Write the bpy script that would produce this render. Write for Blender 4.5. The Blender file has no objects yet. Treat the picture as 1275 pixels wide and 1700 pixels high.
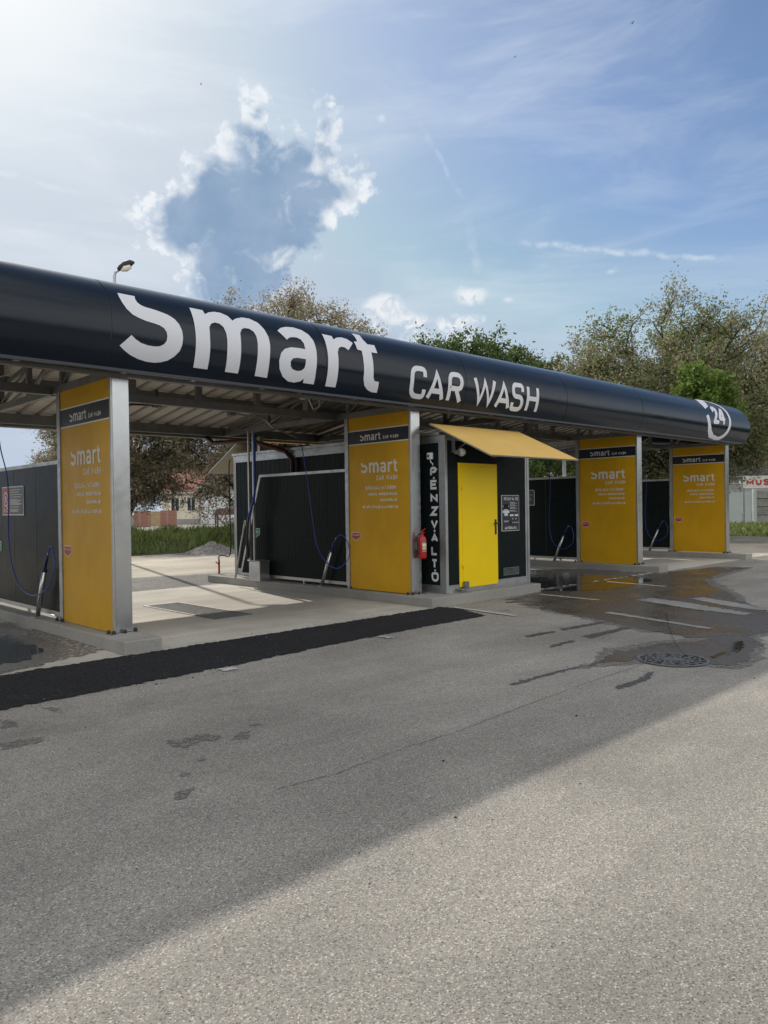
import bpy, bmesh, math, random
import numpy as np
from mathutils import Vector, Matrix, noise as mn
from mathutils.geometry import tessellate_polygon
R = math.radians
random.seed(7)
scene = bpy.context.scene
col = scene.collection

# ------------------------------------------------------------------ camera
F = Vector((0.69417858, 0.71976081, -0.00777623))
RT = Vector((0.71962137, -0.69420565, -0.01495305))
UP = Vector((0.01616092, -0.00478414, 0.99985796))
cam = bpy.data.objects.new('camera', bpy.data.cameras.new('camera'))
col.objects.link(cam)
cam.matrix_world = Matrix(((RT.x, UP.x, -F.x, 0), (RT.y, UP.y, -F.y, 0), (RT.z, UP.z, -F.z, 1.6), (0, 0, 0, 1)))
cam.data.sensor_fit = 'VERTICAL'
cam.data.sensor_height = 36
cam.data.sensor_width = 27
cam.data.lens = 1258.85 / 1700 * 36
cam.data.clip_start = 0.05
cam.data.clip_end = 3000
scene.camera = cam
scene.render.resolution_x, scene.render.resolution_y = 768, 1024

# ------------------------------------------------------------------ light
SUN_AZ, SUN_EL = R(15.6), R(34.75)            # azimuth from +Y towards +X
scene.view_settings.view_transform = 'Standard'
scene.view_settings.look = 'None'
scene.view_settings.gamma = 1
scene.view_settings.exposure = 0.55
sun = bpy.data.objects.new('sun', bpy.data.lights.new('sun', 'SUN'))
col.objects.link(sun)
sun.data.energy = 2.6
sun.data.angle = R(0.6)
sun.data.color = (1.0, 0.93, 0.82)
sd = Vector((math.sin(SUN_AZ) * math.cos(SUN_EL), math.cos(SUN_AZ) * math.cos(SUN_EL), math.sin(SUN_EL)))
sun.rotation_euler = sd.to_track_quat('Z', 'Y').to_euler()
sun.location = sd * 60

SKY_STRENGTH = 0.10
world = bpy.data.worlds.new('World')
scene.world = world
world.use_nodes = True


class NT:
    """small node-tree writer"""
    def __init__(s, tree):
        s.t = tree; s.n = tree.nodes; s.l = tree.links
        s.n.clear()

    def new(s, typ, ins=None, **kw):
        nd = s.n.new(typ)
        for k, v in kw.items(): setattr(nd, k, v)
        for k, v in (ins or {}).items(): s.put(nd.inputs[k], v)
        return nd

    def put(s, sock, v):
        if hasattr(v, 'is_output') or isinstance(v, bpy.types.NodeSocket): s.l.new(v, sock)
        else: sock.default_value = v

    def m(s, op, a, b=0.0, c=0.0, clamp=False):
        nd = s.n.new('ShaderNodeMath'); nd.operation = op; nd.use_clamp = clamp
        s.put(nd.inputs[0], a); s.put(nd.inputs[1], b)
        if op in ('MULTIPLY_ADD', 'SMOOTH_MAX', 'SMOOTH_MIN', 'COMPARE'): s.put(nd.inputs[2], c)
        return nd.outputs[0]

    def rng(s, v, a, b, c=0.0, d=1.0, smooth=True):
        nd = s.n.new('ShaderNodeMapRange')
        nd.interpolation_type = 'SMOOTHSTEP' if smooth else 'LINEAR'
        s.put(nd.inputs['Value'], v)
        for k, x in zip(('From Min', 'From Max', 'To Min', 'To Max'), (a, b, c, d)): s.put(nd.inputs[k], x)
        return nd.outputs[0]

    def noise(s, vec, scale, detail=4, rough=0.55, dist=0.0, out='Fac'):
        nd = s.n.new('ShaderNodeTexNoise')
        s.put(nd.inputs['Vector'], vec)
        s.put(nd.inputs['Scale'], scale); nd.inputs['Detail'].default_value = detail
        nd.inputs['Roughness'].default_value = rough; nd.inputs['Distortion'].default_value = dist
        return nd.outputs[out]

    def mix(s, f, a, b, typ='RGBA', blend='MIX'):
        nd = s.n.new('ShaderNodeMix'); nd.data_type = typ
        if typ == 'RGBA':
            nd.blend_type = blend
            i = (0, 6, 7); o = 2
        else: i = (0, 2, 3); o = 0
        s.put(nd.inputs[0], f)
        for k, v in zip(i[1:], (a, b)):
            if isinstance(v, tuple) and typ == 'RGBA': v = (*v[:3], 1)
            s.put(nd.inputs[k], v)
        return nd.outputs[o]

    def comb(s, x, y, z):
        nd = s.n.new('ShaderNodeCombineXYZ')
        for i, v in enumerate((x, y, z)): s.put(nd.inputs[i], v)
        return nd.outputs[0]

    def ramp(s, f, stops):
        nd = s.n.new('ShaderNodeValToRGB'); s.put(nd.inputs[0], f)
        e = nd.color_ramp.elements
        while len(e) < len(stops): e.new(0.5)
        for el, (p, c) in zip(e, stops): el.position = p; el.color = (*c, 1)
        return nd.outputs[0]


def build_world():
    w = NT(world.node_tree)
    sky = w.new('ShaderNodeTexSky', sky_type='NISHITA', sun_disc=False)
    sky.sun_elevation = SUN_EL
    sky.sun_rotation = SUN_AZ
    sky.altitude = 100; sky.air_density = 1.1; sky.dust_density = 0.35; sky.ozone_density = 2.0
    tc = w.new('ShaderNodeTexCoord')
    sp = w.new('ShaderNodeSeparateXYZ', {0: tc.outputs['Generated']})
    x, y, z = sp.outputs
    az = w.m('MULTIPLY', w.m('ARCTAN2', x, y), 57.2958)
    el = w.m('MULTIPLY', w.m('ARCSINE', z), 57.2958)
    q = w.comb(w.m('MULTIPLY', az, 0.93), el, 0.0)          # degrees chart round the clouds

    def blob(items):
        acc = None
        for (a, e, ra, re_) in items:
            dx = w.m('DIVIDE', w.m('SUBTRACT', az, a), ra)
            dy = w.m('DIVIDE', w.m('SUBTRACT', el, e), re_)
            r2 = w.m('ADD', w.m('MULTIPLY', dx, dx), w.m('MULTIPLY', dy, dy))
            v = w.m('SUBTRACT', 1.0, w.m('SQRT', r2))
            # distance to the edge in degrees
            v = w.m('MULTIPLY', v, min(ra, re_))
            acc = v if acc is None else w.m('SMOOTH_MAX', acc, v, 0.5)
        return acc
    S = 1.0 / SKY_STRENGTH / 1.46
    # the thin high haze tops out well below the aureole of a clear-air sun
    cap = w.new('ShaderNodeMix', {0: 1.0, 6: sky.outputs[0], 7: (0.66 * S, 0.75 * S, 0.86 * S, 1)}, data_type='RGBA', blend_type='DARKEN')
    col_sky = w.mix(1.0, cap.outputs[2], (0.70, 0.71, 0.76), blend='MULTIPLY')
    # pale aureole of thin haze round the sun
    sdot = w.new('ShaderNodeVectorMath', {0: tc.outputs['Generated'], 1: tuple(sd)}, operation='DOT_PRODUCT').outputs['Value']
    ang = w.m('MULTIPLY', w.m('ARCCOSINE', sdot), 57.2958)
    glow = w.m('POWER', w.rng(ang, 0.0, 50.0, 1.0, 0.0, False), 2.0)
    col_sky = w.mix(w.m('MULTIPLY', glow, 0.97), col_sky, tuple(v * S for v in (0.80, 0.88, 0.94)))
    core_glow = w.rng(ang, 1.0, 14.0, 0.75, 0.0)
    col_sky = w.mix(core_glow, col_sky, tuple(v * S for v in (1.05, 1.05, 1.03)))
    low = w.rng(el, 22.0, 2.0, 0.0, 0.42)
    col_sky = w.mix(low, col_sky, tuple(v * S for v in (0.52, 0.64, 0.80)))
    # soft veil: brighter low and towards the sun, thin cirrus streaks
    qs = w.new('ShaderNodeMapping', {0: q}); qs.inputs['Rotation'].default_value = (0, 0, R(-14)); qs.inputs['Scale'].default_value = (0.35, 1.5, 1)
    ci = w.noise(qs.outputs[0], 0.13, 6, 0.6, 0.7)
    qs2 = w.new('ShaderNodeMapping', {0: q}); qs2.inputs['Rotation'].default_value = (0, 0, R(20)); qs2.inputs['Scale'].default_value = (0.5, 1.8, 1)
    ci2 = w.noise(qs2.outputs[0], 0.1, 6, 0.6, 0.9)
    cir = w.m('ADD', w.rng(ci, 0.44, 0.68, 0, 0.6), w.rng(ci2, 0.47, 0.70, 0, 0.6), clamp=True)
    west = w.rng(ang, 5.0, 38.0, 1.0, 0.0)
    veil = w.m('ADD', w.m('MULTIPLY', cir, w.m('MULTIPLY_ADD', west, 0.35, 0.5)), w.m('MULTIPLY', west, 0.12), clamp=True)
    c1 = w.mix(w.m('MULTIPLY', veil, VEIL), col_sky, tuple(v * S for v in (0.90, 0.94, 0.97)))
    # two thin contrails
    def trail(a0, e0, a1, e1, wd):
        L_ = math.hypot(a1 - a0, e1 - e0); ux, uy = (a1 - a0) / L_, (e1 - e0) / L_
        da = w.m('SUBTRACT', az, a0); de = w.m('SUBTRACT', el, e0)
        t = w.m('ADD', w.m('MULTIPLY', da, ux), w.m('MULTIPLY', de, uy))
        d = w.m('ABSOLUTE', w.m('ADD', w.m('SUBTRACT', w.m('MULTIPLY', de, ux), w.m('MULTIPLY', da, uy)), w.m('MULTIPLY', w.m('SUBTRACT', w.noise(q, 0.5, 3), 0.5), 0.8)))
        k = w.m('MULTIPLY', w.rng(d, 0.0, wd, 1.0, 0.0), w.m('MULTIPLY', w.rng(t, 0.0, 1.5), w.rng(t, L_ - 3, L_, 1.0, 0.0)))
        return w.m('MULTIPLY', k, w.rng(w.noise(q, 0.9, 4), 0.3, 0.65))
    tr = w.m('MAXIMUM', trail(14, 26.2, 30, 25.4, 0.5), trail(54, 18.8, 69.5, 16.0, 0.35))
    tr = w.m('MAXIMUM', tr, w.m('MULTIPLY', trail(51.3, 16.5, 50.4, 21.0, 0.6), 0.7))
    tr = w.m('MAXIMUM', tr, w.m('MULTIPLY', trail(14, 22.3, 24, 21.0, 0.3), 0.8))
    tr = w.m('MAXIMUM', tr, w.m('MULTIPLY', trail(50.5, 21.5, 46.5, 27.5, 0.35), 0.45))
    c1 = w.mix(w.m('MULTIPLY', tr, 0.5), c1, tuple(v * S for v in (0.80, 0.86, 0.93)))
    # cumulus: rounded billows on the edge, soft body, bright rim towards the sun
    n1 = w.noise(q, 0.40, 6, 0.55, 0.3)
    n2 = w.noise(q, 0.95, 7, 0.57, 0.5)
    warp = w.new('ShaderNodeVectorMath', {0: q, 1: w.new('ShaderNodeVectorMath', {0: w.noise(q, 0.8, 5, 0.6, out='Color'), 'Scale': 1.5}, operation='SCALE').outputs[0]}, operation='ADD').outputs[0]
    def billow(sc):
        v = w.new('ShaderNodeTexVoronoi', {'Vector': warp, 'Scale': sc}, voronoi_dimensions='2D')
        return w.m('SUBTRACT', 0.5, v.outputs['Distance'])
    bl = w.m('ADD', w.m('MULTIPLY', billow(0.55), 1.5), w.m('ADD', w.m('MULTIPLY', billow(1.25), 0.9), w.m('MULTIPLY', billow(2.9), 0.38)))
    wob = w.m('ADD', w.m('MULTIPLY', w.m('SUBTRACT', n1, 0.5), 2.0), w.m('MULTIPLY', w.m('SUBTRACT', n2, 0.5), 2.4))
    big = blob([(34.8, 21.5, 5.5, 3.9), (33.4, 17.4, 3.4, 3.2), (29.9, 20.0, 3.2, 2.3), (34.4, 24.9, 2.3, 2.0), (34.9, 27.2, 0.9, 1.0),
                (40.2, 22.6, 2.6, 1.4), (38.4, 24.6, 2.2, 1.1), (40.0, 26.4, 0.5, 0.7), (31.2, 22.8, 1.5, 1.1), (30.6, 15.8, 1.0, 1.8)])
    d = w.m('ADD', w.m('ADD', big, 0.3), w.m('MULTIPLY_ADD', w.m('SUBTRACT', n2, 0.5), 2.0, w.m('MULTIPLY', bl, 0.85)))
    mask = w.rng(d, -0.25, 0.75)
    soft = w.m('ADD', w.m('MULTIPLY_ADD', bl, 0.35, big), w.m('MULTIPLY', w.m('SUBTRACT', w.noise(q, 0.5, 5, 0.55, 0.6), 0.5), 3.2))
    thick = w.m('ADD', w.m('MULTIPLY', w.rng(w.noise(q, 0.30, 2, 0.5), 0.44, 0.62), 0.9), w.rng(w.m('SUBTRACT', el, w.m('MULTIPLY', az, 0.1)), 15.5, 21.0, -0.85, -0.25))
    thick = w.m('ADD', thick, w.rng(az, 27.5, 32.5, 0.65, 0.0))
    core = w.rng(w.m('SUBTRACT', soft, thick), -0.35, 1.35)
    wisp = w.m('MULTIPLY', w.rng(w.noise(q, 0.42, 6, 0.6, 0.5), 0.54, 0.74), 0.45)
    core = w.m('MULTIPLY', core, w.m('SUBTRACT', 1.0, wisp))
    bodycol = w.mix(w.rng(w.noise(q, 0.25, 4), 0.35, 0.65), tuple(v * S for v in CORE_A), tuple(v * S for v in CORE_B))
    rim = w.mix(w.rng(w.m('ADD', bl, w.m('MULTIPLY', n2, 0.8)), -0.2, 1.0), tuple(v * S for v in (0.47, 0.585, 0.73)), tuple(v * S for v in (0.86, 0.90, 0.94)))
    ccol = w.mix(core, rim, bodycol)
    c2 = w.mix(w.m('MULTIPLY', mask, 0.97), c1, ccol)
    small = blob([(44.2, 14.6, 1.8, 1.0), (46.2, 13.4, 1.9, 0.9), (50.5, 15.3, 1.5, 0.7), (49.9, 13.2, 2.1, 0.9), (43.0, 13.2, 1.6, 0.8), (47.9, 12.0, 3.2, 0.8), (53.4, 14.9, 0.5, 0.3), (44.2, 27.0, 0.5, 0.3), (60.8, 16.2, 0.7, 0.25)])
    d2 = w.m('ADD', small, w.m('MULTIPLY', wob, 0.32))
    m2 = w.rng(d2, -0.10, 0.5)
    scol = w.mix(w.rng(w.m('ADD', n2, w.m('MULTIPLY', w.m('SUBTRACT', el, 13.5), 0.06)), 0.38, 0.6), tuple(v * S for v in (0.52, 0.62, 0.74)), tuple(v * S for v in (0.88, 0.90, 0.92)))
    c3 = w.mix(w.m('MULTIPLY', m2, 0.85), c2, scol)
    # unseen bright cloud added opposite the view to lift and neutralise the shade
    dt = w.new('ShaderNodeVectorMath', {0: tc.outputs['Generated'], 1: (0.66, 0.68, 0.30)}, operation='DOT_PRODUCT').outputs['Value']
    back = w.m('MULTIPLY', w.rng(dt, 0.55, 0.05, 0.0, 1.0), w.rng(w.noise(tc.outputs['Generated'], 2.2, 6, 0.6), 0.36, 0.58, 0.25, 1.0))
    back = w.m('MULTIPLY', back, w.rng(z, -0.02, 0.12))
    c4 = w.mix(back, c3, tuple(v * S for v in FILL_CLOUD))
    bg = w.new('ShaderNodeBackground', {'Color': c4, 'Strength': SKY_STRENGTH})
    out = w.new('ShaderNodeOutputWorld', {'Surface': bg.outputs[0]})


VEIL = 0.50
FILL_CLOUD = (1.50, 1.49, 1.46)  # colour of the added out-of-view cloud that fills the shade
CORE_A = (0.245, 0.365, 0.535)
CORE_B = (0.32, 0.43, 0.59)
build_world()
world.cycles.sampling_method = 'MANUAL'
world.cycles.sample_map_resolution = 1024

# ------------------------------------------------------------------ mesh helpers
OFF = {}


class MB:
    def __init__(s): s.v = []; s.f = []; s.mi = []; s.cur = 0; s.sm = set()

    def add(s, vs, fs, smooth=False):
        b = len(s.v); s.v += [tuple(v) for v in vs]
        for f in fs:
            if smooth: s.sm.add(len(s.f))
            s.f.append(tuple(b + i for i in f)); s.mi.append(s.cur)
        return s

    def box(s, x0, x1, y0, y1, z0, z1):
        vs = [(x, y, z) for z in (z0, z1) for y in (y0, y1) for x in (x0, x1)]
        return s.add(vs, [(0, 2, 3, 1), (4, 5, 7, 6), (0, 1, 5, 4), (2, 6, 7, 3), (0, 4, 6, 2), (1, 3, 7, 5)])

    def bar(s, p, q, w, h, up=(0, 0, 1)):
        p, q = Vector(p), Vector(q); d = (q - p).normalized(); u = Vector(up)
        if abs(d.dot(u)) > 0.99: u = Vector((0, 1, 0))
        a = d.cross(u).normalized() * w / 2; b = a.cross(d).normalized() * h / 2
        vs = [e + i * a + j * b for e in (p, q) for i, j in ((-1, -1), (1, -1), (1, 1), (-1, 1))]
        return s.add(vs, [(3, 2, 1, 0), (4, 5, 6, 7), (0, 1, 5, 4), (1, 2, 6, 5), (2, 3, 7, 6), (3, 0, 4, 7)])

    def tube(s, pts, r, seg=10, cap=True):
        pts = [Vector(p) for p in pts]; n = len(pts)
        rs = r if isinstance(r, (list, tuple)) else [r] * n
        rings = []; prev = None
        for i, p in enumerate(pts):
            d = (pts[min(i + 1, n - 1)] - pts[max(i - 1, 0)]).normalized()
            if prev is None:
                u = Vector((0, 0, 1)) if abs(d.z) < 0.9 else Vector((1, 0, 0))
                a = d.cross(u).normalized()
            else: a = (prev - d * prev.dot(d)).normalized()
            prev = a; b = d.cross(a)
            rings.append([p + (a * math.cos(t) + b * math.sin(t)) * rs[i] for t in [2 * math.pi * k / seg for k in range(seg)]])
        vs = [v for rg in rings for v in rg]
        fs = [(i * seg + k, i * seg + (k + 1) % seg, (i + 1) * seg + (k + 1) % seg, (i + 1) * seg + k) for i in range(n - 1) for k in range(seg)]
        s.add(vs, fs, True)
        if cap:
            b = len(s.v) - len(vs)
            s.f.append(tuple(b + k for k in reversed(range(seg)))); s.mi.append(s.cur)
            s.f.append(tuple(b + (n - 1) * seg + k for k in range(seg))); s.mi.append(s.cur)
        return s

    def lathe(s, c, prof, seg=20, axis='z'):
        vs = []
        for r, h in prof:
            for k in range(seg):
                t = 2 * math.pi * k / seg; a, b = r * math.cos(t), r * math.sin(t)
                vs.append((c[0] + a, c[1] + b, c[2] + h) if axis == 'z' else ((c[0] + a, c[1] + h, c[2] + b) if axis == 'y' else (c[0] + h, c[1] + a, c[2] + b)))
        fs = [(i * seg + k, i * seg + (k + 1) % seg, (i + 1) * seg + (k + 1) % seg, (i + 1) * seg + k) for i in range(len(prof) - 1) for k in range(seg)]
        s.add(vs, fs, True)
        b = len(s.v) - len(vs)
        s.f.append(tuple(b + k for k in reversed(range(seg)))); s.mi.append(s.cur)
        s.f.append(tuple(b + (len(prof) - 1) * seg + k for k in range(seg))); s.mi.append(s.cur)
        return s

    def prism(s, poly, f0, f1):
        """polygon (2D list) mapped by f0 (front) and f1 (back) to 3D"""
        n = len(poly)
        tri = tessellate_polygon([[Vector((p[0], p[1], 0)) for p in poly]])
        vs = [f0(*p) for p in poly] + [f1(*p) for p in poly]
        fs = [tuple(t) for t in tri] + [tuple(n + i for i in reversed(t)) for t in tri]
        fs += [(i, (i + 1) % n, n + (i + 1) % n, n + i) for i in range(n)]
        return s.add(vs, fs)

    def build(s, name, mat, parent=None, bevel=0.0, recalc=True):
        off = OFF.get(parent.name, Vector((0, 0, 0))) if parent else Vector((0, 0, 0))
        me = bpy.data.meshes.new(name)
        me.from_pydata([(v[0] - off.x, v[1] - off.y, v[2] - off.z) for v in s.v], [], s.f)
        for m in (mat if isinstance(mat, (list, tuple)) else [mat]): me.materials.append(m)
        me.polygons.foreach_set('material_index', s.mi)
        sm = [False] * len(s.f)
        for i in s.sm: sm[i] = True
        me.polygons.foreach_set('use_smooth', sm)
        if recalc and len(s.f) < 6000:
            bm = bmesh.new(); bm.from_mesh(me); bmesh.ops.recalc_face_normals(bm, faces=bm.faces); bm.to_mesh(me); bm.free()
        me.update()
        o = bpy.data.objects.new(name, me); col.objects.link(o)
        if parent: o.parent = parent
        OFF[o.name] = off
        if bevel:
            b = o.modifiers.new('bevel', 'BEVEL'); b.width = bevel; b.segments = 2; b.limit_method = 'ANGLE'; b.angle_limit = R(40)
        return o


def tag(o, label=None, cat=None, group=None, kind=None):
    if label: o['label'] = label
    if cat: o['category'] = cat
    if group: o['group'] = group
    if kind: o['kind'] = kind
    return o


def empty(name, loc, label, cat, group=None):
    o = bpy.data.objects.new(name, None); col.objects.link(o); o.location = loc
    o.empty_display_size = 0.3
    OFF[o.name] = Vector(loc)
    return tag(o, label, cat, group)


def copy_tree(o, delta=None, parent=None, label=None):
    c = o.copy(); col.objects.link(c)
    if parent: c.parent = parent
    if delta is not None: c.location = Vector(o.location) + Vector(delta)
    OFF[c.name] = OFF[o.name] + (Vector(delta) if delta is not None else Vector((0, 0, 0)))
    if label: c['label'] = label
    for ch in [k for k in bpy.data.objects if k.parent == o]: copy_tree(ch, None, c)
    return c


# ------------------------------------------------------------------ materials
def pm(name, colr, rough=0.5, metal=0.0, var=0.0, vscale=3.0, bump=0.0, bscale=40.0, coat=0.0, rvar=0.0, spec=0.5, dark=None):
    m = bpy.data.materials.new(name); m.use_nodes = True
    t = NT(m.node_tree)
    b = t.new('ShaderNodeBsdfPrincipled'); out = t.new('ShaderNodeOutputMaterial', {0: b.outputs[0]})
    tc = t.new('ShaderNodeTexCoord').outputs['Object']
    c = (*colr, 1)
    b.inputs['Base Color'].default_value = c
    if var or dark:
        n = t.noise(tc, vscale, 6, 0.6)
        c2 = dark if dark else tuple(v * (1 - var) for v in colr)
        c1 = colr if dark else tuple(min(1, v * (1 + var * 0.6)) for v in colr)
        t.put(b.inputs['Base Color'], t.mix(t.rng(n, 0.32, 0.68), c2, c1))
    b.inputs['Roughness'].default_value = rough
    if rvar:
        n = t.noise(tc, vscale * 1.7, 5, 0.6)
        t.put(b.inputs['Roughness'], t.rng(n, 0.3, 0.7, max(0.02, rough - rvar), rough + rvar))
    b.inputs['Metallic'].default_value = metal
    b.inputs['Specular IOR Level'].default_value = spec
    if coat: b.inputs['Coat Weight'].default_value = coat; b.inputs['Coat Roughness'].default_value = 0.08
    if bump:
        n = t.noise(tc, bscale, 5, 0.6)
        bp = t.new('ShaderNodeBump', {'Height': n, 'Strength': bump, 'Distance': 0.01})
        t.put(b.inputs['Normal'], bp.outputs[0])
    return m


def galvanised(name, colr, rough, sp=0.07, mot=0.82):
    m = bpy.data.materials.new(name); m.use_nodes = True
    t = NT(m.node_tree)
    b = t.new('ShaderNodeBsdfPrincipled', {'Metallic': 0.85}); t.new('ShaderNodeOutputMaterial', {0: b.outputs[0]})
    tc = t.new('ShaderNodeTexCoord').outputs['Object']
    vo = t.new('ShaderNodeTexVoronoi', {'Vector': tc, 'Scale': 38.0})
    g = t.m('MULTIPLY_ADD', t.new('ShaderNodeSeparateColor', {0: vo.outputs['Color']}).outputs[0], sp, 0.95)
    n = t.noise(tc, 2.5, 5, 0.6)
    k = t.m('MULTIPLY', g, t.rng(n, 0.3, 0.7, mot, 1.05))
    t.put(b.inputs['Base Color'], t.mix(1.0, tuple(colr), t.comb(k, k, k), blend='MULTIPLY'))
    t.put(b.inputs['Roughness'], t.rng(t.noise(tc, 9, 4), 0.3, 0.7, rough - (0.08 if sp else .02), rough + (0.1 if sp else .03)))
    return m


def ground_mat(name, base, light, dark, scale=110.0, bump=0.6, dirt=0.25, crack=0.0, rough=0.9, oil=0.0):
    m = bpy.data.materials.new(name); m.use_nodes = True
    t = NT(m.node_tree)
    b = t.new('ShaderNodeBsdfPrincipled', {'Roughness': rough, 'Specular IOR Level': 0.3}); t.new('ShaderNodeOutputMaterial', {0: b.outputs[0]})
    tc = t.new('ShaderNodeTexCoord').outputs['Object']
    vo = t.new('ShaderNodeTexVoronoi', {'Vector': tc, 'Scale': scale})
    cell = t.new('ShaderNodeSeparateColor', {0: vo.outputs['Color']}).outputs[0]
    agg = t.ramp(cell, [(0.0, dark), (0.22, tuple(v * 0.82 for v in base)), (0.55, base), (0.86, tuple(v * 1.15 for v in base)), (1.0, light)])
    fine = t.noise(tc, scale * 2.6, 3, 0.7)
    c = t.mix(t.rng(fine, 0.3, 0.7, 0.0, 0.45), agg, tuple(v * 0.72 for v in base))
    big = t.noise(tc, 0.35, 6, 0.62, 0.3)
    mp = t.new('ShaderNodeMapping', {0: tc}); mp.inputs['Scale'].default_value = (0.18, 1.4, 1)
    strk = t.noise(mp.outputs[0], 1.1, 5, 0.6, 0.4)
    k = t.m('MULTIPLY', t.rng(big, 0.3, 0.72, 1 - dirt, 1 + dirt * 0.5), t.rng(strk, 0.3, 0.7, 1 - dirt * 0.5, 1 + dirt * 0.25))
    c = t.mix(1.0, c, t.comb(k, k, k), blend='MULTIPLY')
    if oil:
        o1 = t.noise(tc, 0.55, 6, 0.62, 0.8); o2 = t.noise(tc, 3.2, 5, 0.65, 0.5)
        st_ = t.m('MULTIPLY', t.rng(o1, 0.56, 0.70), t.rng(o2, 0.38, 0.62))
        sp_ = t.new('ShaderNodeTexVoronoi', {'Vector': tc, 'Scale': 1.3, 'Randomness': 1.0})
        rad = t.m('MULTIPLY', t.new('ShaderNodeSeparateColor', {0: sp_.outputs['Color']}).outputs[1], 0.075)
        drop = t.m('MULTIPLY', t.m('LESS_THAN', t.m('ADD', sp_.outputs['Distance'], t.m('MULTIPLY', o2, 0.05)), rad), t.rng(o1, 0.42, 0.55))
        kk = t.m('MAXIMUM', t.m('MULTIPLY', st_, oil), t.m('MULTIPLY', drop, oil * 1.1))
        c = t.mix(kk, c, tuple(v * 0.45 for v in base))
    if crack:
        wv = t.new('ShaderNodeVectorMath', {0: tc, 1: t.new('ShaderNodeVectorMath', {0: t.noise(tc, 0.9, 5, 0.6, out='Color'), 'Scale': 0.9}, operation='SCALE').outputs[0]}, operation='ADD')
        v2 = t.new('ShaderNodeTexVoronoi', {'Vector': wv.outputs[0], 'Scale': 0.22}, feature='DISTANCE_TO_EDGE')
        cr = t.m('MULTIPLY', t.rng(v2.outputs['Distance'], 0.0, 0.0045, 1.0, 0.0), t.rng(t.noise(tc, 0.6, 3), 0.5, 0.62))
        c = t.mix(t.m('MULTIPLY', cr, crack), c, tuple(v * 0.3 for v in base))
    t.put(b.inputs['Base Color'], c)
    h = t.m('ADD', t.m('MULTIPLY', vo.outputs['Distance'], 0.8), t.m('MULTIPLY', fine, 0.6))
    bp = t.new('ShaderNodeBump', {'Height': h, 'Strength': bump, 'Distance': 0.006})
    t.put(b.inputs['Normal'], bp.outputs[0])
    return m


def wet_mat(name, base, rough, bump, blend=None):
    m = bpy.data.materials.new(name); m.use_nodes = True
    t = NT(m.node_tree)
    b = t.new('ShaderNodeBsdfPrincipled', {'Specular IOR Level': 0.5}); t.new('ShaderNodeOutputMaterial', {0: b.outputs[0]})
    tc = t.new('ShaderNodeTexCoord').outputs['Object']
    vo = t.new('ShaderNodeTexVoronoi', {'Vector': tc, 'Scale': 105.0})
    cell = t.new('ShaderNodeSeparateColor', {0: vo.outputs['Color']}).outputs[0]
    c = t.ramp(cell, [(0.0, tuple(v * 0.55 for v in base)), (0.5, base), (1.0, tuple(v * 1.7 for v in base))])
    t.put(b.inputs['Base Color'], c)
    big = t.noise(tc, 1.1, 5, 0.6)
    t.put(b.inputs['Roughness'], t.rng(big, 0.35, 0.62, rough[0], rough[1]))
    st = t.rng(big, 0.35, 0.62, bump[0], bump[1])
    bp = t.new('ShaderNodeBump', {'Height': t.m('ADD', vo.outputs['Distance'], t.m('MULTIPLY', t.noise(tc, 14, 3), 0.6)), 'Strength': st, 'Distance': 0.006})
    t.put(b.inputs['Normal'], bp.outputs[0])
    return m


def fade(m, amount, scale=30.0, lo=0.35, hi=0.62):
    t = m.node_tree; n = t.nodes; l = t.links
    out = next(k for k in n if k.type == 'OUTPUT_MATERIAL'); src = out.inputs[0].links[0].from_socket
    tc = n.new('ShaderNodeTexCoord'); no = n.new('ShaderNodeTexNoise'); no.inputs['Scale'].default_value = scale; no.inputs['Detail'].default_value = 5
    l.new(tc.outputs['Object'], no.inputs['Vector'])
    mr = n.new('ShaderNodeMapRange'); l.new(no.outputs['Fac'], mr.inputs['Value'])
    mr.inputs['From Min'].default_value = lo; mr.inputs['From Max'].default_value = hi; mr.inputs['To Min'].default_value = 1 - amount; mr.inputs['To Max'].default_value = 1.0
    tr = n.new('ShaderNodeBsdfTransparent'); mx = n.new('ShaderNodeMixShader')
    l.new(mr.outputs[0], mx.inputs[0]); l.new(tr.outputs[0], mx.inputs[1]); l.new(src, mx.inputs[2]); l.new(mx.outputs[0], out.inputs[0])


def leaf_mat(name, stops, trans=0.35):
    m = bpy.data.materials.new(name); m.use_nodes = True
    t = NT(m.node_tree)
    geo = t.new('ShaderNodeNewGeometry'); tc = t.new('ShaderNodeTexCoord').outputs['Object']
    f = t.m('ADD', t.m('MULTIPLY', geo.outputs['Random Per Island'], 0.6), t.rng(t.noise(tc, 0.55, 3), 0.3, 0.7, 0.0, 0.4, False), clamp=True)
    c = t.ramp(f, stops)
    d = t.new('ShaderNodeBsdfPrincipled', {'Base Color': c, 'Roughness': 0.6, 'Specular IOR Level': 0.3})
    tr = t.new('ShaderNodeBsdfTranslucent', {'Color': c})
    mx = t.new('ShaderNodeMixShader', {0: trans, 1: d.outputs[0], 2: tr.outputs[0]})
    t.new('ShaderNodeOutputMaterial', {0: mx.outputs[0]})
    return m


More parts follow.
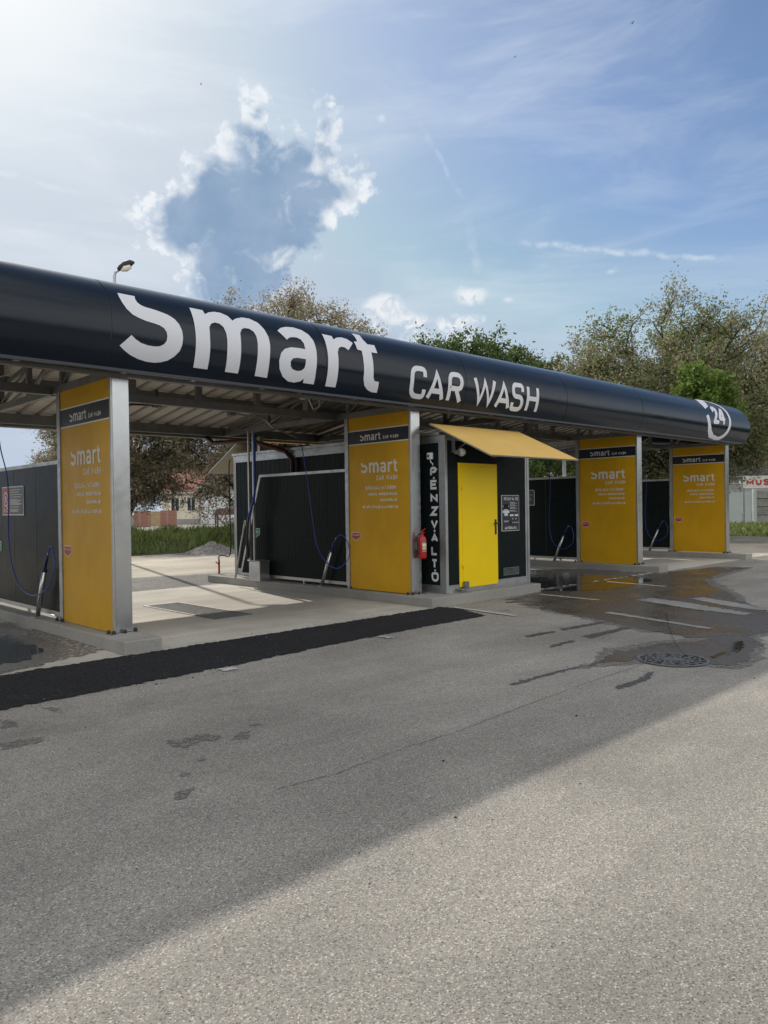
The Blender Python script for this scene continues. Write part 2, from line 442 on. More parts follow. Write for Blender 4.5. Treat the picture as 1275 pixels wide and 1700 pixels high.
M = {}
M['asphalt'] = ground_mat('asphalt', (0.325, 0.303, 0.266), (0.70, 0.65, 0.57), (0.08, 0.08, 0.075), 165, 0.5, 0.26, 0.0, 0.9, 0.42)
M['new_asphalt'] = ground_mat('new_asphalt', (0.013, 0.014, 0.017), (0.07, 0.07, 0.07), (0.004, 0.004, 0.005), 85, 0.8, 0.2)
M['concrete'] = ground_mat('concrete_floor', (0.58, 0.55, 0.485), (0.64, 0.61, 0.54), (0.50, 0.47, 0.41), 160, 0.12, 0.30, 0.0, 0.85, 0.3)
M['kerb'] = ground_mat('kerb_concrete', (0.36, 0.35, 0.32), (0.43, 0.41, 0.38), (0.29, 0.28, 0.26), 140, 0.18, 0.2)
M['yard'] = ground_mat('yard_concrete', (0.46, 0.41, 0.33), (0.52, 0.47, 0.38), (0.38, 0.34, 0.27), 60, 0.2, 0.3)
M['gravel'] = ground_mat('gravel', (0.20, 0.19, 0.175), (0.42, 0.40, 0.37), (0.05, 0.05, 0.05), 32, 1.0, 0.2)
M['wet'] = wet_mat('wet_asphalt', (0.088, 0.075, 0.060), (0.20, 0.42), (0.15, 0.55))
M['damp'] = wet_mat('damp_asphalt', (0.155, 0.147, 0.135), (0.5, 0.8), (0.4, 0.5))
M['damp_dark'] = wet_mat('damp_asphalt_dark', (0.075, 0.072, 0.067), (0.35, 0.6), (0.35, 0.5))
M['damp_edge'] = wet_mat('damp_margin', (0.17, 0.16, 0.145), (0.5, 0.8), (0.4, 0.5))
fade(M['damp'], 0.95, 26, 0.36, 0.60); fade(M['damp_dark'], 0.8, 30, 0.34, 0.56); fade(M['damp_edge'], 0.95, 22, 0.36, 0.60)
M['puddle'] = wet_mat('puddle_water', (0.030, 0.029, 0.027), (0.03, 0.08), (0.0, 0.06))
M['wet_concrete'] = wet_mat('wet_concrete', (0.15, 0.14, 0.125), (0.10, 0.4), (0.05, 0.3))
M['paint'] = ground_mat('worn_white_paint', (0.55, 0.54, 0.51), (0.66, 0.65, 0.62), (0.25, 0.25, 0.24), 60, 0.3, 0.3)
M['pale_paint'] = ground_mat('faded_paint', (0.30, 0.295, 0.28), (0.42, 0.41, 0.39), (0.12, 0.12, 0.12), 95, 0.4, 0.25)
M['galv'] = galvanised('galvanised_steel', (0.42, 0.43, 0.44), 0.42)
M['steel'] = galvanised('brushed_steel', (0.56, 0.57, 0.58), 0.22, 0.0, 0.97)
M['truss'] = galvanised('truss_steel', (0.24, 0.24, 0.235), 0.55)
M['alu'] = pm('aluminium_profile', (0.42, 0.415, 0.40), 0.42, 0.75, 0.10, 4, rvar=0.1)
M['sandwich'] = pm('dark_cladding', (0.010, 0.0155, 0.0155), 0.30, 0.0, 0.08, 2, rvar=0.04, spec=0.07)
M['fascia'] = pm('fascia_paint', (0.006, 0.012, 0.022), 0.17, 0.0, 0.10, 0.6, rvar=0.04, spec=0.32)
M['yellow'] = pm('yellow_panel', (0.60, 0.330, 0.012), 0.42, 0.0, 0.10, 1.3, spec=0.18, rvar=0.04)
M['door'] = pm('yellow_door', (0.90, 0.63, 0.004), 0.42, 0.0, 0.03, 2, spec=0.22)
M['awning'] = pm('awning_top', (0.70, 0.45, 0.12), 0.75, 0.0, 0.05, 2, bump=0.1, bscale=200)
M['awning_under'] = pm('awning_underside', (0.62, 0.55, 0.40), 0.7, 0.0, 0.05, 2)
M['navy'] = pm('navy_band', (0.012, 0.016, 0.026), 0.35)
M['white_vinyl'] = pm('white_vinyl', (0.66, 0.67, 0.71), 0.5, 0, 0.02, 3)
M['grey_vinyl'] = pm('pale_vinyl', (0.72, 0.70, 0.66), 0.5)
M['black'] = pm('black_plastic', (0.012, 0.012, 0.013), 0.4)
M['rubber'] = pm('black_rubber', (0.02, 0.02, 0.021), 0.6)
M['blue'] = pm('blue_hose', (0.010, 0.045, 0.30), 0.35)
M['darkblue'] = pm('dark_blue_grip', (0.012, 0.018, 0.10), 0.4)
M['red'] = pm('red_paint', (0.42, 0.010, 0.012), 0.3, spec=0.6)
M['oxide'] = pm('oxide_red_pipe', (0.055, 0.010, 0.010), 0.35, 0, 0.15, 5)
M['sign_red'] = pm('sign_red', (0.42, 0.04, 0.035), 0.45)
M['sign_dark'] = pm('sign_dark', (0.035, 0.045, 0.05), 0.4)
M['green'] = pm('green_sticker', (0.015, 0.22, 0.10), 0.45)
M['yellow_sticker'] = pm('yellow_sticker', (0.62, 0.45, 0.05), 0.45)
M['white'] = pm('white_plastic', (0.72, 0.72, 0.70), 0.4)
M['iron'] = pm('cast_iron', (0.20, 0.20, 0.20), 0.4, 0.5, 0.3, 20, bump=0.3, bscale=90)
M['hole'] = pm('dark_cavity', (0.008, 0.008, 0.008), 0.9)
M['roof_sheet'] = pm('roof_sheet_underside', (0.50, 0.46, 0.41), 0.6, 0.0, 0.10, 1.5)
M['rib'] = pm('roof_rib', (0.25, 0.23, 0.21), 0.6)
M['render_cream'] = pm('cream_render', (0.60, 0.55, 0.44), 0.9, 0, 0.08, 0.8)
M['render_white'] = pm('white_render', (0.62, 0.63, 0.64), 0.9, 0, 0.08, 0.8)
M['plinth'] = pm('grey_plinth', (0.25, 0.25, 0.24), 0.9, 0, 0.1, 1)
M['glass'] = pm('window_glass', (0.03, 0.04, 0.05), 0.08, spec=0.8)
M['tile_red'] = pm('red_tiles', (0.28, 0.13, 0.09), 0.85, 0, 0.3, 2.5, bump=0.6, bscale=8)
M['tile_dark'] = pm('old_dark_tiles', (0.085, 0.08, 0.075), 0.9, 0, 0.4, 3, bump=0.8, bscale=9)
M['wood'] = pm('weathered_wood', (0.13, 0.10, 0.065), 0.8, 0, 0.3, 3)
M['tanwood'] = pm('tan_gate_wood', (0.38, 0.27, 0.15), 0.8, 0, 0.15, 3)
M['fence_concrete'] = pm('fence_concrete', (0.27, 0.27, 0.24), 0.9, 0, 0.3, 1.8, bump=0.3, bscale=12)
M['gate'] = pm('pale_gate_paint', (0.46, 0.50, 0.49), 0.6, 0, 0.06, 2)
M['sign_board'] = pm('sign_board', (0.60, 0.61, 0.55), 0.5, 0, 0.06, 3)
M['bark'] = pm('bark', (0.055, 0.045, 0.036), 0.9, 0, 0.35, 6, bump=0.6, bscale=30)
M['soil'] = ground_mat('bank_soil', (0.06, 0.075, 0.03), (0.12, 0.13, 0.05), (0.02, 0.025, 0.012), 12, 0.8, 0.4)
M['leaf_brown'] = leaf_mat('leaf_spring_brown', [(0.0, (0.14, 0.11, 0.08)), (0.32, (0.27, 0.21, 0.15)), (0.56, (0.40, 0.33, 0.24)), (0.74, (0.15, 0.18, 0.06)), (1.0, (0.21, 0.26, 0.08))])
M['leaf_mixed'] = leaf_mat('leaf_mixed', [(0.0, (0.08, 0.12, 0.035)), (0.35, (0.14, 0.20, 0.05)), (0.52, (0.24, 0.21, 0.12)), (0.68, (0.38, 0.32, 0.22)), (1.0, (0.17, 0.24, 0.06))])
M['leaf_green'] = leaf_mat('leaf_green', [(0.0, (0.04, 0.065, 0.02)), (0.5, (0.085, 0.13, 0.035)), (1.0, (0.15, 0.20, 0.06))])
M['leaf_bright'] = leaf_mat('leaf_bright', [(0.0, (0.08, 0.13, 0.025)), (0.5, (0.14, 0.22, 0.04)), (1.0, (0.24, 0.32, 0.08))], 0.45)
M['weed'] = leaf_mat('weed_blades', [(0.0, (0.07, 0.095, 0.03)), (0.45, (0.15, 0.20, 0.05)), (0.75, (0.27, 0.31, 0.11)), (1.0, (0.45, 0.42, 0.25))], 0.4)
def _bricks():
    m = bpy.data.materials.new('brick_wall'); m.use_nodes = True
    t = NT(m.node_tree)
    b = t.new('ShaderNodeBsdfPrincipled', {'Roughness': 0.9}); t.new('ShaderNodeOutputMaterial', {0: b.outputs[0]})
    tc = t.new('ShaderNodeTexCoord').outputs['Object']
    sp = t.new('ShaderNodeSeparateXYZ', {0: tc})
    v = t.comb(t.m('ADD', sp.outputs[0], sp.outputs[1]), sp.outputs[2], 0.0)
    br = t.new('ShaderNodeTexBrick', {'Vector': v, 'Color1': (0.30, 0.10, 0.06, 1), 'Color2': (0.22, 0.07, 0.045, 1), 'Mortar': (0.30, 0.26, 0.22, 1), 'Scale': 1.0, 'Mortar Size': 0.012, 'Brick Width': 0.26, 'Row Height': 0.08})
    t.put(b.inputs['Base Color'], br.outputs['Color'])
    return m
M['brick'] = _bricks()

# ------------------------------------------------------------------ lettering
LOGO = {
'S': [(3.821, 0.47), (4.024, 0.469), (4.017, 0.414), (4.03, 0.365), (4.067, 0.335), (4.119, 0.319), (4.191, 0.311), (4.286, 0.293), (4.381, 0.269), (4.458, 0.228), (4.511, 0.166), (4.541, 0.089), (4.549, 0.007), (4.537, -0.08), (4.508, -0.154), (4.448, -0.223), (4.373, -0.278), (4.295, -0.308), (4.215, -0.324), (4.117, -0.324), (4.009, -0.306), (3.907, -0.27), (3.831, -0.227), (3.776, -0.184), (3.907, -0.051), (3.96, -0.092), (4.025, -0.123), (4.106, -0.138), (4.188, -0.14), (4.253, -0.13), (4.305, -0.1), (4.336, -0.058), (4.346, -0.003), (4.338, 0.046), (4.307, 0.088), (4.256, 0.112), (4.191, 0.125), (4.095, 0.137), (4.01, 0.159), (3.935, 0.19), (3.874, 0.25), (3.837, 0.331), (3.821, 0.406)] ,
'm': [(4.718, 0.45), (4.899, 0.449), (4.908, 0.383), (4.98, 0.431), (5.064, 0.461), (5.155, 0.465), (5.246, 0.429), (5.293, 0.36), (5.361, 0.409), (5.472, 0.454), (5.584, 0.457), (5.692, 0.408), (5.756, 0.316), (5.797, 0.199), (5.804, 0.086), (5.795, -0.038), (5.79, -0.199), (5.795, -0.332), (5.602, -0.327), (5.6, -0.194), (5.605, -0.062), (5.611, 0.1), (5.605, 0.183), (5.575, 0.245), (5.52, 0.277), (5.449, 0.277), (5.396, 0.249), (5.362, 0.188), (5.357, 0.064), (5.355, -0.067), (5.353, -0.197), (5.35, -0.324), (5.16, -0.323), (5.158, -0.207), (5.155, -0.067), (5.158, 0.075), (5.153, 0.155), (5.127, 0.235), (5.077, 0.274), (5.012, 0.278), (4.954, 0.248), (4.921, 0.193), (4.914, 0.066), (4.915, -0.061), (4.913, -0.186), (4.91, -0.322), (4.718, -0.321), (4.716, -0.198), (4.719, -0.05), (4.719, 0.127), (4.719, 0.278)] ,
'a': [(5.976, 0.332), (6.049, 0.39), (6.152, 0.431), (6.282, 0.449), (6.413, 0.427), (6.51, 0.361), (6.563, 0.258), (6.577, 0.121), (6.575, -0.024), (6.569, -0.165), (6.575, -0.339), (6.389, -0.337), (6.388, -0.278), (6.339, -0.32), (6.243, -0.348), (6.137, -0.342), (6.035, -0.288), (5.962, -0.192), (5.944, -0.086), (5.972, 0.012), (6.036, 0.076), (6.142, 0.112), (6.247, 0.119), (6.384, 0.119), (6.376, 0.198), (6.338, 0.254), (6.266, 0.275), (6.175, 0.263), (6.125, 0.239), (6.096, 0.211)] ,
'ah': [(6.382, -0.016), (6.237, -0.016), (6.168, -0.032), (6.131, -0.077), (6.137, -0.138), (6.172, -0.175), (6.253, -0.19), (6.32, -0.176), (6.368, -0.139), (6.383, -0.075)] ,
'r': [(6.772, 0.426), (6.947, 0.421), (6.955, 0.357), (7.029, 0.404), (7.131, 0.43), (7.232, 0.418), (7.316, 0.356), (7.181, 0.215), (7.126, 0.252), (7.056, 0.254), (7.003, 0.226), (6.968, 0.156), (6.963, 0.019), (6.963, -0.126), (6.964, -0.245), (6.967, -0.342), (6.781, -0.344), (6.775, -0.225), (6.775, -0.069), (6.777, 0.062), (6.777, 0.2), (6.777, 0.321)] ,
't': [(7.433, 0.598), (7.582, 0.592), (7.576, 0.472), (7.617, 0.387), (7.76, 0.394), (7.761, 0.251), (7.636, 0.248), (7.636, 0.131), (7.637, 0.004), (7.644, -0.133), (7.678, -0.178), (7.764, -0.18), (7.774, -0.344), (7.664, -0.343), (7.568, -0.316), (7.492, -0.26), (7.453, -0.167), (7.449, -0.018), (7.444, 0.106), (7.446, 0.247), (7.365, 0.255), (7.356, 0.394), (7.429, 0.404), (7.437, 0.506)] ,
'stub': [(19.163, 0.671), (19.889, 0.841), (19.577, 0.455), (19.26, 0.335), (19.184, 0.371), (19.194, 0.519), (19.182, 0.61)] ,
'ring': [(19.151, 0.136), (19.318, 0.191), (19.354, 0.136), (19.389, -0.036), (19.503, -0.203), (19.716, -0.311), (19.955, -0.337), (20.126, -0.295), (20.265, -0.202), (20.383, -0.046), (20.454, 0.094), (20.488, 0.238), (20.483, 0.397), (20.457, 0.542), (20.376, 0.653), (20.071, 0.679), (19.868, 0.717), (20.094, 0.841), (20.411, 0.841), (20.781, 0.841), (20.694, 0.629), (20.683, 0.457), (20.685, 0.305), (20.66, 0.139), (20.603, -0.017), (20.524, -0.142), (20.401, -0.279), (20.29, -0.391), (19.507, -0.401), (19.304, -0.244), (19.186, -0.049)] ,
'2': [(19.703, 0.463), (19.874, 0.472), (19.968, 0.403), (19.943, 0.294), (19.873, 0.191), (19.746, 0.075), (19.924, 0.08), (19.93, 0.021), (19.876, -0.023), (19.596, -0.037), (19.554, 0.018), (19.631, 0.097), (19.728, 0.195), (19.788, 0.297), (19.774, 0.348), (19.652, 0.266), (19.615, 0.299), (19.626, 0.397)] ,
'4': [(20.218, 0.453), (20.333, 0.421), (20.294, 0.175), (20.342, 0.132), (20.285, 0.082), (20.252, -0.01), (20.162, -0.027), (20.174, 0.075), (19.995, 0.077), (19.917, 0.132), (19.988, 0.248)] ,
'4h': [(20.132, 0.227), (20.189, 0.207), (20.114, 0.178)] ,
}


def rounded(pts, r, seg=5):
    """polyline with its inner corners rounded"""
    out = [Vector(pts[0])]
    for i in range(1, len(pts) - 1):
        a, b, c = Vector(pts[i - 1]), Vector(pts[i]), Vector(pts[i + 1])
        k = min(r, (a - b).length * 0.5, (c - b).length * 0.5)
        p, q = b + (a - b).normalized() * k, b + (c - b).normalized() * k
        for j in range(seg + 1):
            t = j / seg
            out.append(p * (1 - t) ** 2 + b * 2 * t * (1 - t) + q * t * t)
    out.append(Vector(pts[-1]))
    return out


def ribbon(pts, w, clip=None):
    pts = [Vector(p) for p in pts]; n = len(pts); Lf, Rg = [], []
    closed = (pts[0] - pts[-1]).length < 1e-6
    for i, p in enumerate(pts):
        d0 = (p - pts[i - 1]).normalized() if i > 0 else ((p - pts[-2]).normalized() if closed else None)
        d1 = (pts[i + 1] - p).normalized() if i < n - 1 else ((pts[1] - p).normalized() if closed else None)
        if d0 is None: d0 = d1
        if d1 is None: d1 = d0
        m = d0 + d1
        if m.length < 0.3: m = d1
        m.normalize(); nn = Vector((-m.y, m.x)); k = w / 2 / max(0.35, nn.dot(Vector((-d1.y, d1.x))))
        Lf.append(p + nn * k); Rg.append(p - nn * k)
    if clip:
        for v in Lf + Rg: v.y = min(max(v.y, clip[0]), clip[1])
    return [[Lf[i], Lf[i + 1], Rg[i + 1], Rg[i]] for i in range(n - 1)]


GL = {
    'A': (1.0, [[(0, 0), (.5, 1), (1, 0)], [(.2, .28), (.8, .28)]], 0), 'B': (.85, [[(0, 0), (0, 1), (.9, 1), (.9, .53), (0, .53)], [(.5, .53), (1, .53), (1, 0), (0, 0)]], .3),
    'C': (.88, [[(1, .72), (1, 1), (0, 1), (0, 0), (1, 0), (1, .28)]], .5), 'D': (.9, [[(0, 0), (0, 1), (1, 1), (1, 0), (0, 0)]], .4),
    'E': (.8, [[(1, 0), (0, 0), (0, 1), (1, 1)], [(0, .52), (.85, .52)]], 0), 'F': (.78, [[(0, 0), (0, 1), (1, 1)], [(0, .52), (.85, .52)]], 0),
    'G': (.9, [[(1, .75), (1, 1), (0, 1), (0, 0), (1, 0), (1, .48), (.55, .48)]], .45), 'H': (.9, [[(0, 0), (0, 1)], [(1, 0), (1, 1)], [(0, .52), (1, .52)]], 0),
    'I': (.22, [[(.5, 0), (.5, 1)]], 0), 'K': (.9, [[(0, 0), (0, 1)], [(.95, 1), (.1, .45)], [(.3, .6), (1, 0)]], 0), 'L': (.75, [[(0, 1), (0, 0), (1, 0)]], 0),
    'M': (1.1, [[(0, 0), (0, 1), (.5, .3), (1, 1), (1, 0)]], 0), 'N': (.95, [[(0, 0), (0, 1), (1, 0), (1, 1)]], 0), 'O': (.92, [[(.5, 1), (0, 1), (0, 0), (1, 0), (1, 1), (.5, 1)]], .5),
    'P': (.85, [[(0, 0), (0, 1), (1, 1), (1, .45), (0, .45)]], .32), 'R': (.9, [[(0, 0), (0, 1), (1, 1), (1, .47), (0, .47)], [(.5, .47), (1, 0)]], .32),
    'S': (.86, [[(1, .74), (1, 1), (0, 1), (0, .52), (1, .52), (1, 0), (0, 0), (0, .26)]], .42), 'T': (.9, [[(0, 1), (1, 1)], [(.5, 1), (.5, 0)]], 0),
    'U': (.9, [[(0, 1), (0, 0), (1, 0), (1, 1)]], .5), 'V': (.98, [[(0, 1), (.5, 0), (1, 1)]], 0), 'W': (1.45, [[(0, 1), (.25, 0), (.5, 1), (.75, 0), (1, 1)]], 0),
    'Z': (.85, [[(0, 1), (1, 1), (0, 0), (1, 0)]], 0), ':': (.2, [[(.5, .12), (.5, .28)], [(.5, .58), (.5, .74)]], 0), ',': (.2, [[(.6, .08), (.3, -.15)]], 0), ' ': (.4, [], 0),
}
ACC = {'Á': ('A', 1), 'É': ('E', 1), 'Ó': ('O', 1), 'Í': ('I', 1), 'Ő': ('O', 2), 'Ű': ('U', 2)}


def glyph_polys(ch, x0, y0, w, h, t):
    """quads of one capital in the box x0..x0+w, y0..y0+h, stroke t"""
    acc = 0
    if ch in ACC: ch, acc = ACC[ch]
    res = []
    gw, strokes, rr = GL[ch]
    for st in strokes:
        pts = [(x0 + t / 2 + a * (w - t), y0 + t / 2 + b * (h - t)) for a, b in st]
        if rr: pts = rounded(pts, rr * w)
        res.append(ribbon(pts, t, (y0, y0 + h) if ch not in ',:' else None))
    cx = x0 + w / 2
    for k in range(acc):
        ax = cx + (k - (acc - 1) / 2) * h * 0.28
        res.append(ribbon([(ax - h * .03, y0 + h * 1.09), (ax + h * .07, y0 + h * 1.29)], t * .8))
    return res


def text_polys(txt, x0, y0, h, t, width=None, gap=.22, right=None):
    """strokes of a text line; fitted to width if given; right = right end"""
    ws = [GL[ACC[c][0] if c in ACC else c][0] * h * .62 for c in txt]
    tot = sum(ws) + gap * h * .8 * (len(txt) - 1)
    k = (width / tot) if width else 1.0
    if right is not None: x0 = right - tot * k
    out = []; x = x0
    for c, w in zip(txt, ws):
        if c != ' ': out += glyph_polys(c, x, y0, w * k, h, t)
        x += (w + gap * h * .8) * k
    return out


def logo_polys(keys, x0, y0, sc, ref=(3.776, -0.324)):
    """the lettering drawn with outlines; each entry a list of triangles"""
    out = []
    for k in keys:
        loops = [[Vector((x0 + (a - ref[0]) * sc, y0 + (b - ref[1]) * sc, 0)) for a, b in LOGO[k]]]
        if k + 'h' in LOGO: loops.append([Vector((x0 + (a - ref[0]) * sc, y0 + (b - ref[1]) * sc, 0)) for a, b in LOGO[k + 'h']])
        fl = [p for lp in loops for p in lp]
        out.append([[fl[i].xy for i in tri] for tri in tessellate_polygon(loops)])
    return out


def letter_mesh(groups, mp, lift0=0.004, slices=None):
    """groups of flat polygons -> surface by mp(a, b, lift)"""
    mb = MB()
    for gi, polys in enumerate(groups):
        lift = lift0 + 0.0004 * (gi % 5)
        bm = bmesh.new()
        for p in polys:
            try: bm.faces.new([bm.verts.new((q[0], q[1], 0)) for q in p])
            except ValueError: pass
        if slices:
            lo = min(v.co.y for v in bm.verts); hi = max(v.co.y for v in bm.verts); s = lo + slices
            while s < hi:
                bmesh.ops.bisect_plane(bm, geom=bm.verts[:] + bm.edges[:] + bm.faces[:], dist=1e-6, plane_co=(0, s, 0), plane_no=(0, 1, 0))
                s += slices
        bm.verts.index_update()
        mb.add([mp(v.co.x, v.co.y, lift) for v in bm.verts], [[v.index for v in f.verts] for f in bm.faces])
        bm.free()
    return mb


# ------------------------------------------------------------------ ground
XP = [3.856, 8.859, 16.386, 21.411]      # left faces of the pillars
YF, YB = 8.54, 10.057                    # front / back of the yellow panels
g = MB()
NX = 40
g.add([(-900, -900, 0), (900, -900, 0), (900, 900, 0), (-900, 900, 0)], [(0, 1, 2, 3)])
tag(g.build('ground', M['asphalt']), kind='structure')


def jag(pts, amp, step, seed):
    """subdivide a closed outline and roughen it"""
    rnd = random.Random(seed); out = []
    n = len(pts)
    for i in range(n):
        a, b = Vector(pts[i]), Vector(pts[(i + 1) % n]); L_ = (b - a).length
        k = max(1, int(L_ / step)); nrm = Vector((-(b - a).y, (b - a).x)).normalized() if L_ > 0 else Vector((0, 0))
        for j in range(k):
            p = a.lerp(b, j / k)
            out.append(p + nrm * rnd.gauss(0, amp) * (0.4 if j == 0 else 1))
    return out


def sheet(name, pts, z, mat, amp=0.0, step=0.1, seed=1, build=True, mb=None):
    p = jag(pts, amp, step, seed) if amp else [Vector(q) for q in pts]
    mb = mb or MB()
    tri = tessellate_polygon([[Vector((q.x, q.y, 0)) for q in p]])
    mb.add([(q.x, q.y, z) for q in p], [tuple(t) for t in tri])
    if build: return tag(mb.build(name, mat), kind='structure')
    return mb


# concrete wash-bay floor, slightly proud slabs with joints
def slabs():
    mb = MB()
    for x0, x1 in ((-7.0, -1.31), (-0.86, 3.69), (4.15, 8.69), (11.64, 16.22), (16.68, 21.24), (21.70, 23.2)):
        ys = [7.93 if x1 < 9 else 8.12, 10.9, 14.0]
        for a, b in zip(ys, ys[1:]): mb.box(x0, x1, a + (0.008 if a > 9 else 0), b, -0.05, 0.006)
    mb.box(21.3, 30, 14.0, 16, -0.05, 0.005)
    return mb
tag(slabs().build('pavement', M['concrete']), kind='structure')
sheet('gravel_strip', [(-8, 13.98), (22, 13.98), (22, 16.4), (11, 16.1), (8, 16.9), (2, 16.2), (-8, 16.4)], 0.004, M['gravel'], 0.04, 0.15, 3)
sheet('yard', [(-8, 15.8), (24, 15.8), (24, 24.6), (-8, 24.9)], 0.0025, M['yard'])
sheet('side_road', [(22.2, 14), (28.8, 12), (30, 40), (22, 40)], 0.0085, M['yard'])
sheet('side_road', [(22.2, 14), (29.2, 12.4), (34, -10), (26.0, -10), (23.3, 6)], 0.0045, M['yard'], 0.05, 0.4, 4)
sheet('road_patch', [(-9, 6.45), (1.99, 6.54), (3.62, 6.60), (4.31, 6.62), (5.75, 6.76), (7.23, 6.82), (8.60, 6.84), (8.72, 7.2), (8.92, 7.6), (8.86, 7.96), (8.69, 7.95), (8.69, 7.925), (-9, 7.925)], 0.009, M['new_asphalt'], 0.018, 0.04, 5)

# marking strips and damp patches
def line(pts, z, mat, name, seed, amp=0.012): sheet(name, pts, z, mat, amp, 0.05, seed)
for i, (x, y0, y1, dx) in enumerate(((8.93, 6.50, 7.82, -0.14), (11.16, 6.50, 7.7, -0.08), (13.80, 6.60, 7.9, -0.15))):
    line([(x + dx, y0), (x + dx + 0.10, y0), (x + 0.10, y1), (x, y1)], 0.0105, M['paint'], 'road_marking', 10 + i, 0.006)
line([(3.99, 6.57), (4.16, 6.55), (4.15, 6.40), (4.02, 6.42)], 0.0105, M['paint'], 'road_marking', 14)
line([(6.33, 6.74), (6.45, 6.73), (6.43, 6.52), (6.33, 6.54)], 0.0105, M['paint'], 'road_marking', 15)
line([(9.88, 5.69), (10.02, 5.67), (9.53, 3.97), (9.43, 4.0)], 0.0115, M['pale_paint'], 'road_marking', 16)
line([(11.50, 6.05), (11.90, 6.0), (11.72, 5.3), (11.35, 4.6), (11.12, 4.07), (10.90, 4.12), (11.05, 4.9), (11.3, 5.5)], 0.0115, M['pale_paint'], 'road_marking', 17)
line([(12.2, 5.45), (12.5, 5.38), (12.2, 4.8), (11.85, 4.3), (11.6, 4.05), (11.5, 4.15), (11.7, 4.7)], 0.0115, M['pale_paint'], 'road_marking', 18)

sheet('wet_asphalt', [(11.70, 8.11), (13.23, 8.11), (14.65, 8.1), (16.2, 8.05), (18.5, 7.6), (18.8, 7.0), (16.9, 6.9), (15.44, 6.62), (14.27, 6.01), (13.94, 5.68), (13.24, 5.21), (12.42, 4.76), (11.9, 4.3), (11.2, 3.85), (10.56, 3.69), (10.0, 3.5), (9.75, 3.45),
      (9.69, 3.39), (9.25, 3.46), (8.75, 3.10), (8.52, 3.13), (7.9, 2.96), (7.48, 2.95), (7.41, 3.16), (7.70, 3.30), (7.66, 3.62), (7.45, 3.80), (7.0, 3.78), (6.85, 3.93), (6.54, 3.97), (6.9, 4.02), (7.13, 4.06), (7.42, 4.15), (7.7, 4.03), (8.1, 4.02), (8.3, 3.94), (8.55, 3.72), (8.9, 3.75), (8.7, 3.95), (8.84, 4.03), (8.82, 4.2),
      (8.92, 4.58), (9.33, 5.51), (9.49, 6.13), (9.75, 6.73), (10.0, 6.8), (9.85, 7.1), (10.3, 7.2), (9.9, 7.5), (10.5, 7.55), (10.2, 7.72), (11.0, 7.85), (11.64, 8.0)], 0.0075, M['wet'], 0.022, 0.06, 21)
sheet('puddle', [(11.68, 8.14), (16.2, 8.14), (16.2, 8.9), (16.2, 10.0), (15.2, 10.8), (13.4, 10.2), (11.68, 10.6)], 0.0095, M['puddle'], 0.05, 0.12, 22)
sheet('puddle', [(11.72, 7.98), (12.6, 7.95), (13.6, 7.98), (14.9, 7.99), (15.6, 7.9), (14.6, 7.3), (13.2, 7.1), (12.1, 7.35)], 0.0098, M['puddle'], 0.03, 0.1, 23)
sheet('puddle', [(7.65, 3.24), (8.1, 3.28), (8.75, 3.40), (8.9, 3.38), (8.5, 3.22), (8.1, 3.16)], 0.0098, M['puddle'], 0.012, 0.05, 24)
for i, P in enumerate([[(8.27, 5.40), (9.25, 5.31), (9.13, 5.23), (8.20, 5.30)], [(7.59, 5.44), (8.09, 5.39), (8.05, 5.31), (7.53, 5.34)], [(7.98, 4.91), (9.02, 4.86), (8.94, 4.76), (7.93, 4.75)], [(7.25, 4.86), (7.69, 4.88), (7.64, 4.78), (7.16, 4.77)],
                       [(5.99, 3.36), (6.35, 3.34), (6.67, 3.40), (6.78, 3.39), (6.49, 3.27), (6.24, 3.26), (5.9, 3.28)], [(5.45, 4.09), (6.0, 4.08), (6.6, 4.02), (6.5, 3.98), (5.93, 4.02), (5.44, 4.03)],
                       [(9.75, 6.6), (9.3, 5.4), (9.27, 5.4), (9.68, 6.6)]]):
    sheet('damp_patch', P, 0.005, M['damp_dark'], 0.014, 0.035, 30 + i)
for i, P in enumerate([[(2.07, 3.88), (2.15, 3.94), (2.22, 3.91), (2.12, 3.8), (2.05, 3.79)], [(2.51, 4.83), (2.59, 4.75), (2.8, 4.78), (2.86, 4.66), (2.76, 4.56), (2.69, 4.64), (2.56, 4.57), (2.49, 4.69)], [(2.93, 4.42), (3.01, 4.54), (3.1, 4.60), (3.0, 4.63), (2.9, 4.55), (2.84, 4.5)],
                       [(3.13, 4.74), (3.2, 4.72), (3.22, 4.66), (3.12, 4.65)], [(2.47, 4.31), (2.53, 4.34), (2.52, 4.27), (2.46, 4.27)], [(2.24, 4.13), (2.32, 4.14), (2.26, 4.09)], [(1.7, 5.62), (1.85, 5.61), (1.99, 5.53), (1.87, 5.43), (1.65, 5.45)],
                       [(1.9, 6.25), (1.96, 6.14), (1.93, 5.94), (1.81, 5.98)], [(2.25, 6.47), (2.33, 6.28), (2.31, 6.08), (2.27, 6.25)], [(9.1, 7.0), (9.3, 6.95), (9.2, 6.85)]]):
    sheet('damp_patch', P, 0.005, M['damp'], 0.014, 0.03, 50 + i)
sheet('wet_floor', [(3.66, 11.69), (3.6, 10.98), (3.5, 10.32), (3.44, 9.5), (3.5, 9.01), (3.40, 8.69), (3.08, 8.26), (2.68, 8.04), (2.0, 8.02), (0, 8.1), (0.2, 12)], 0.0085, M['wet_concrete'], 0.035, 0.07, 60)
sheet('puddle', [(2.2, 8.4), (2.9, 8.5), (3.2, 9.0), (3.25, 9.6), (3.3, 10.4), (2.6, 10.2), (1.8, 9.4)], 0.0105, M['puddle'], 0.04, 0.08, 61)

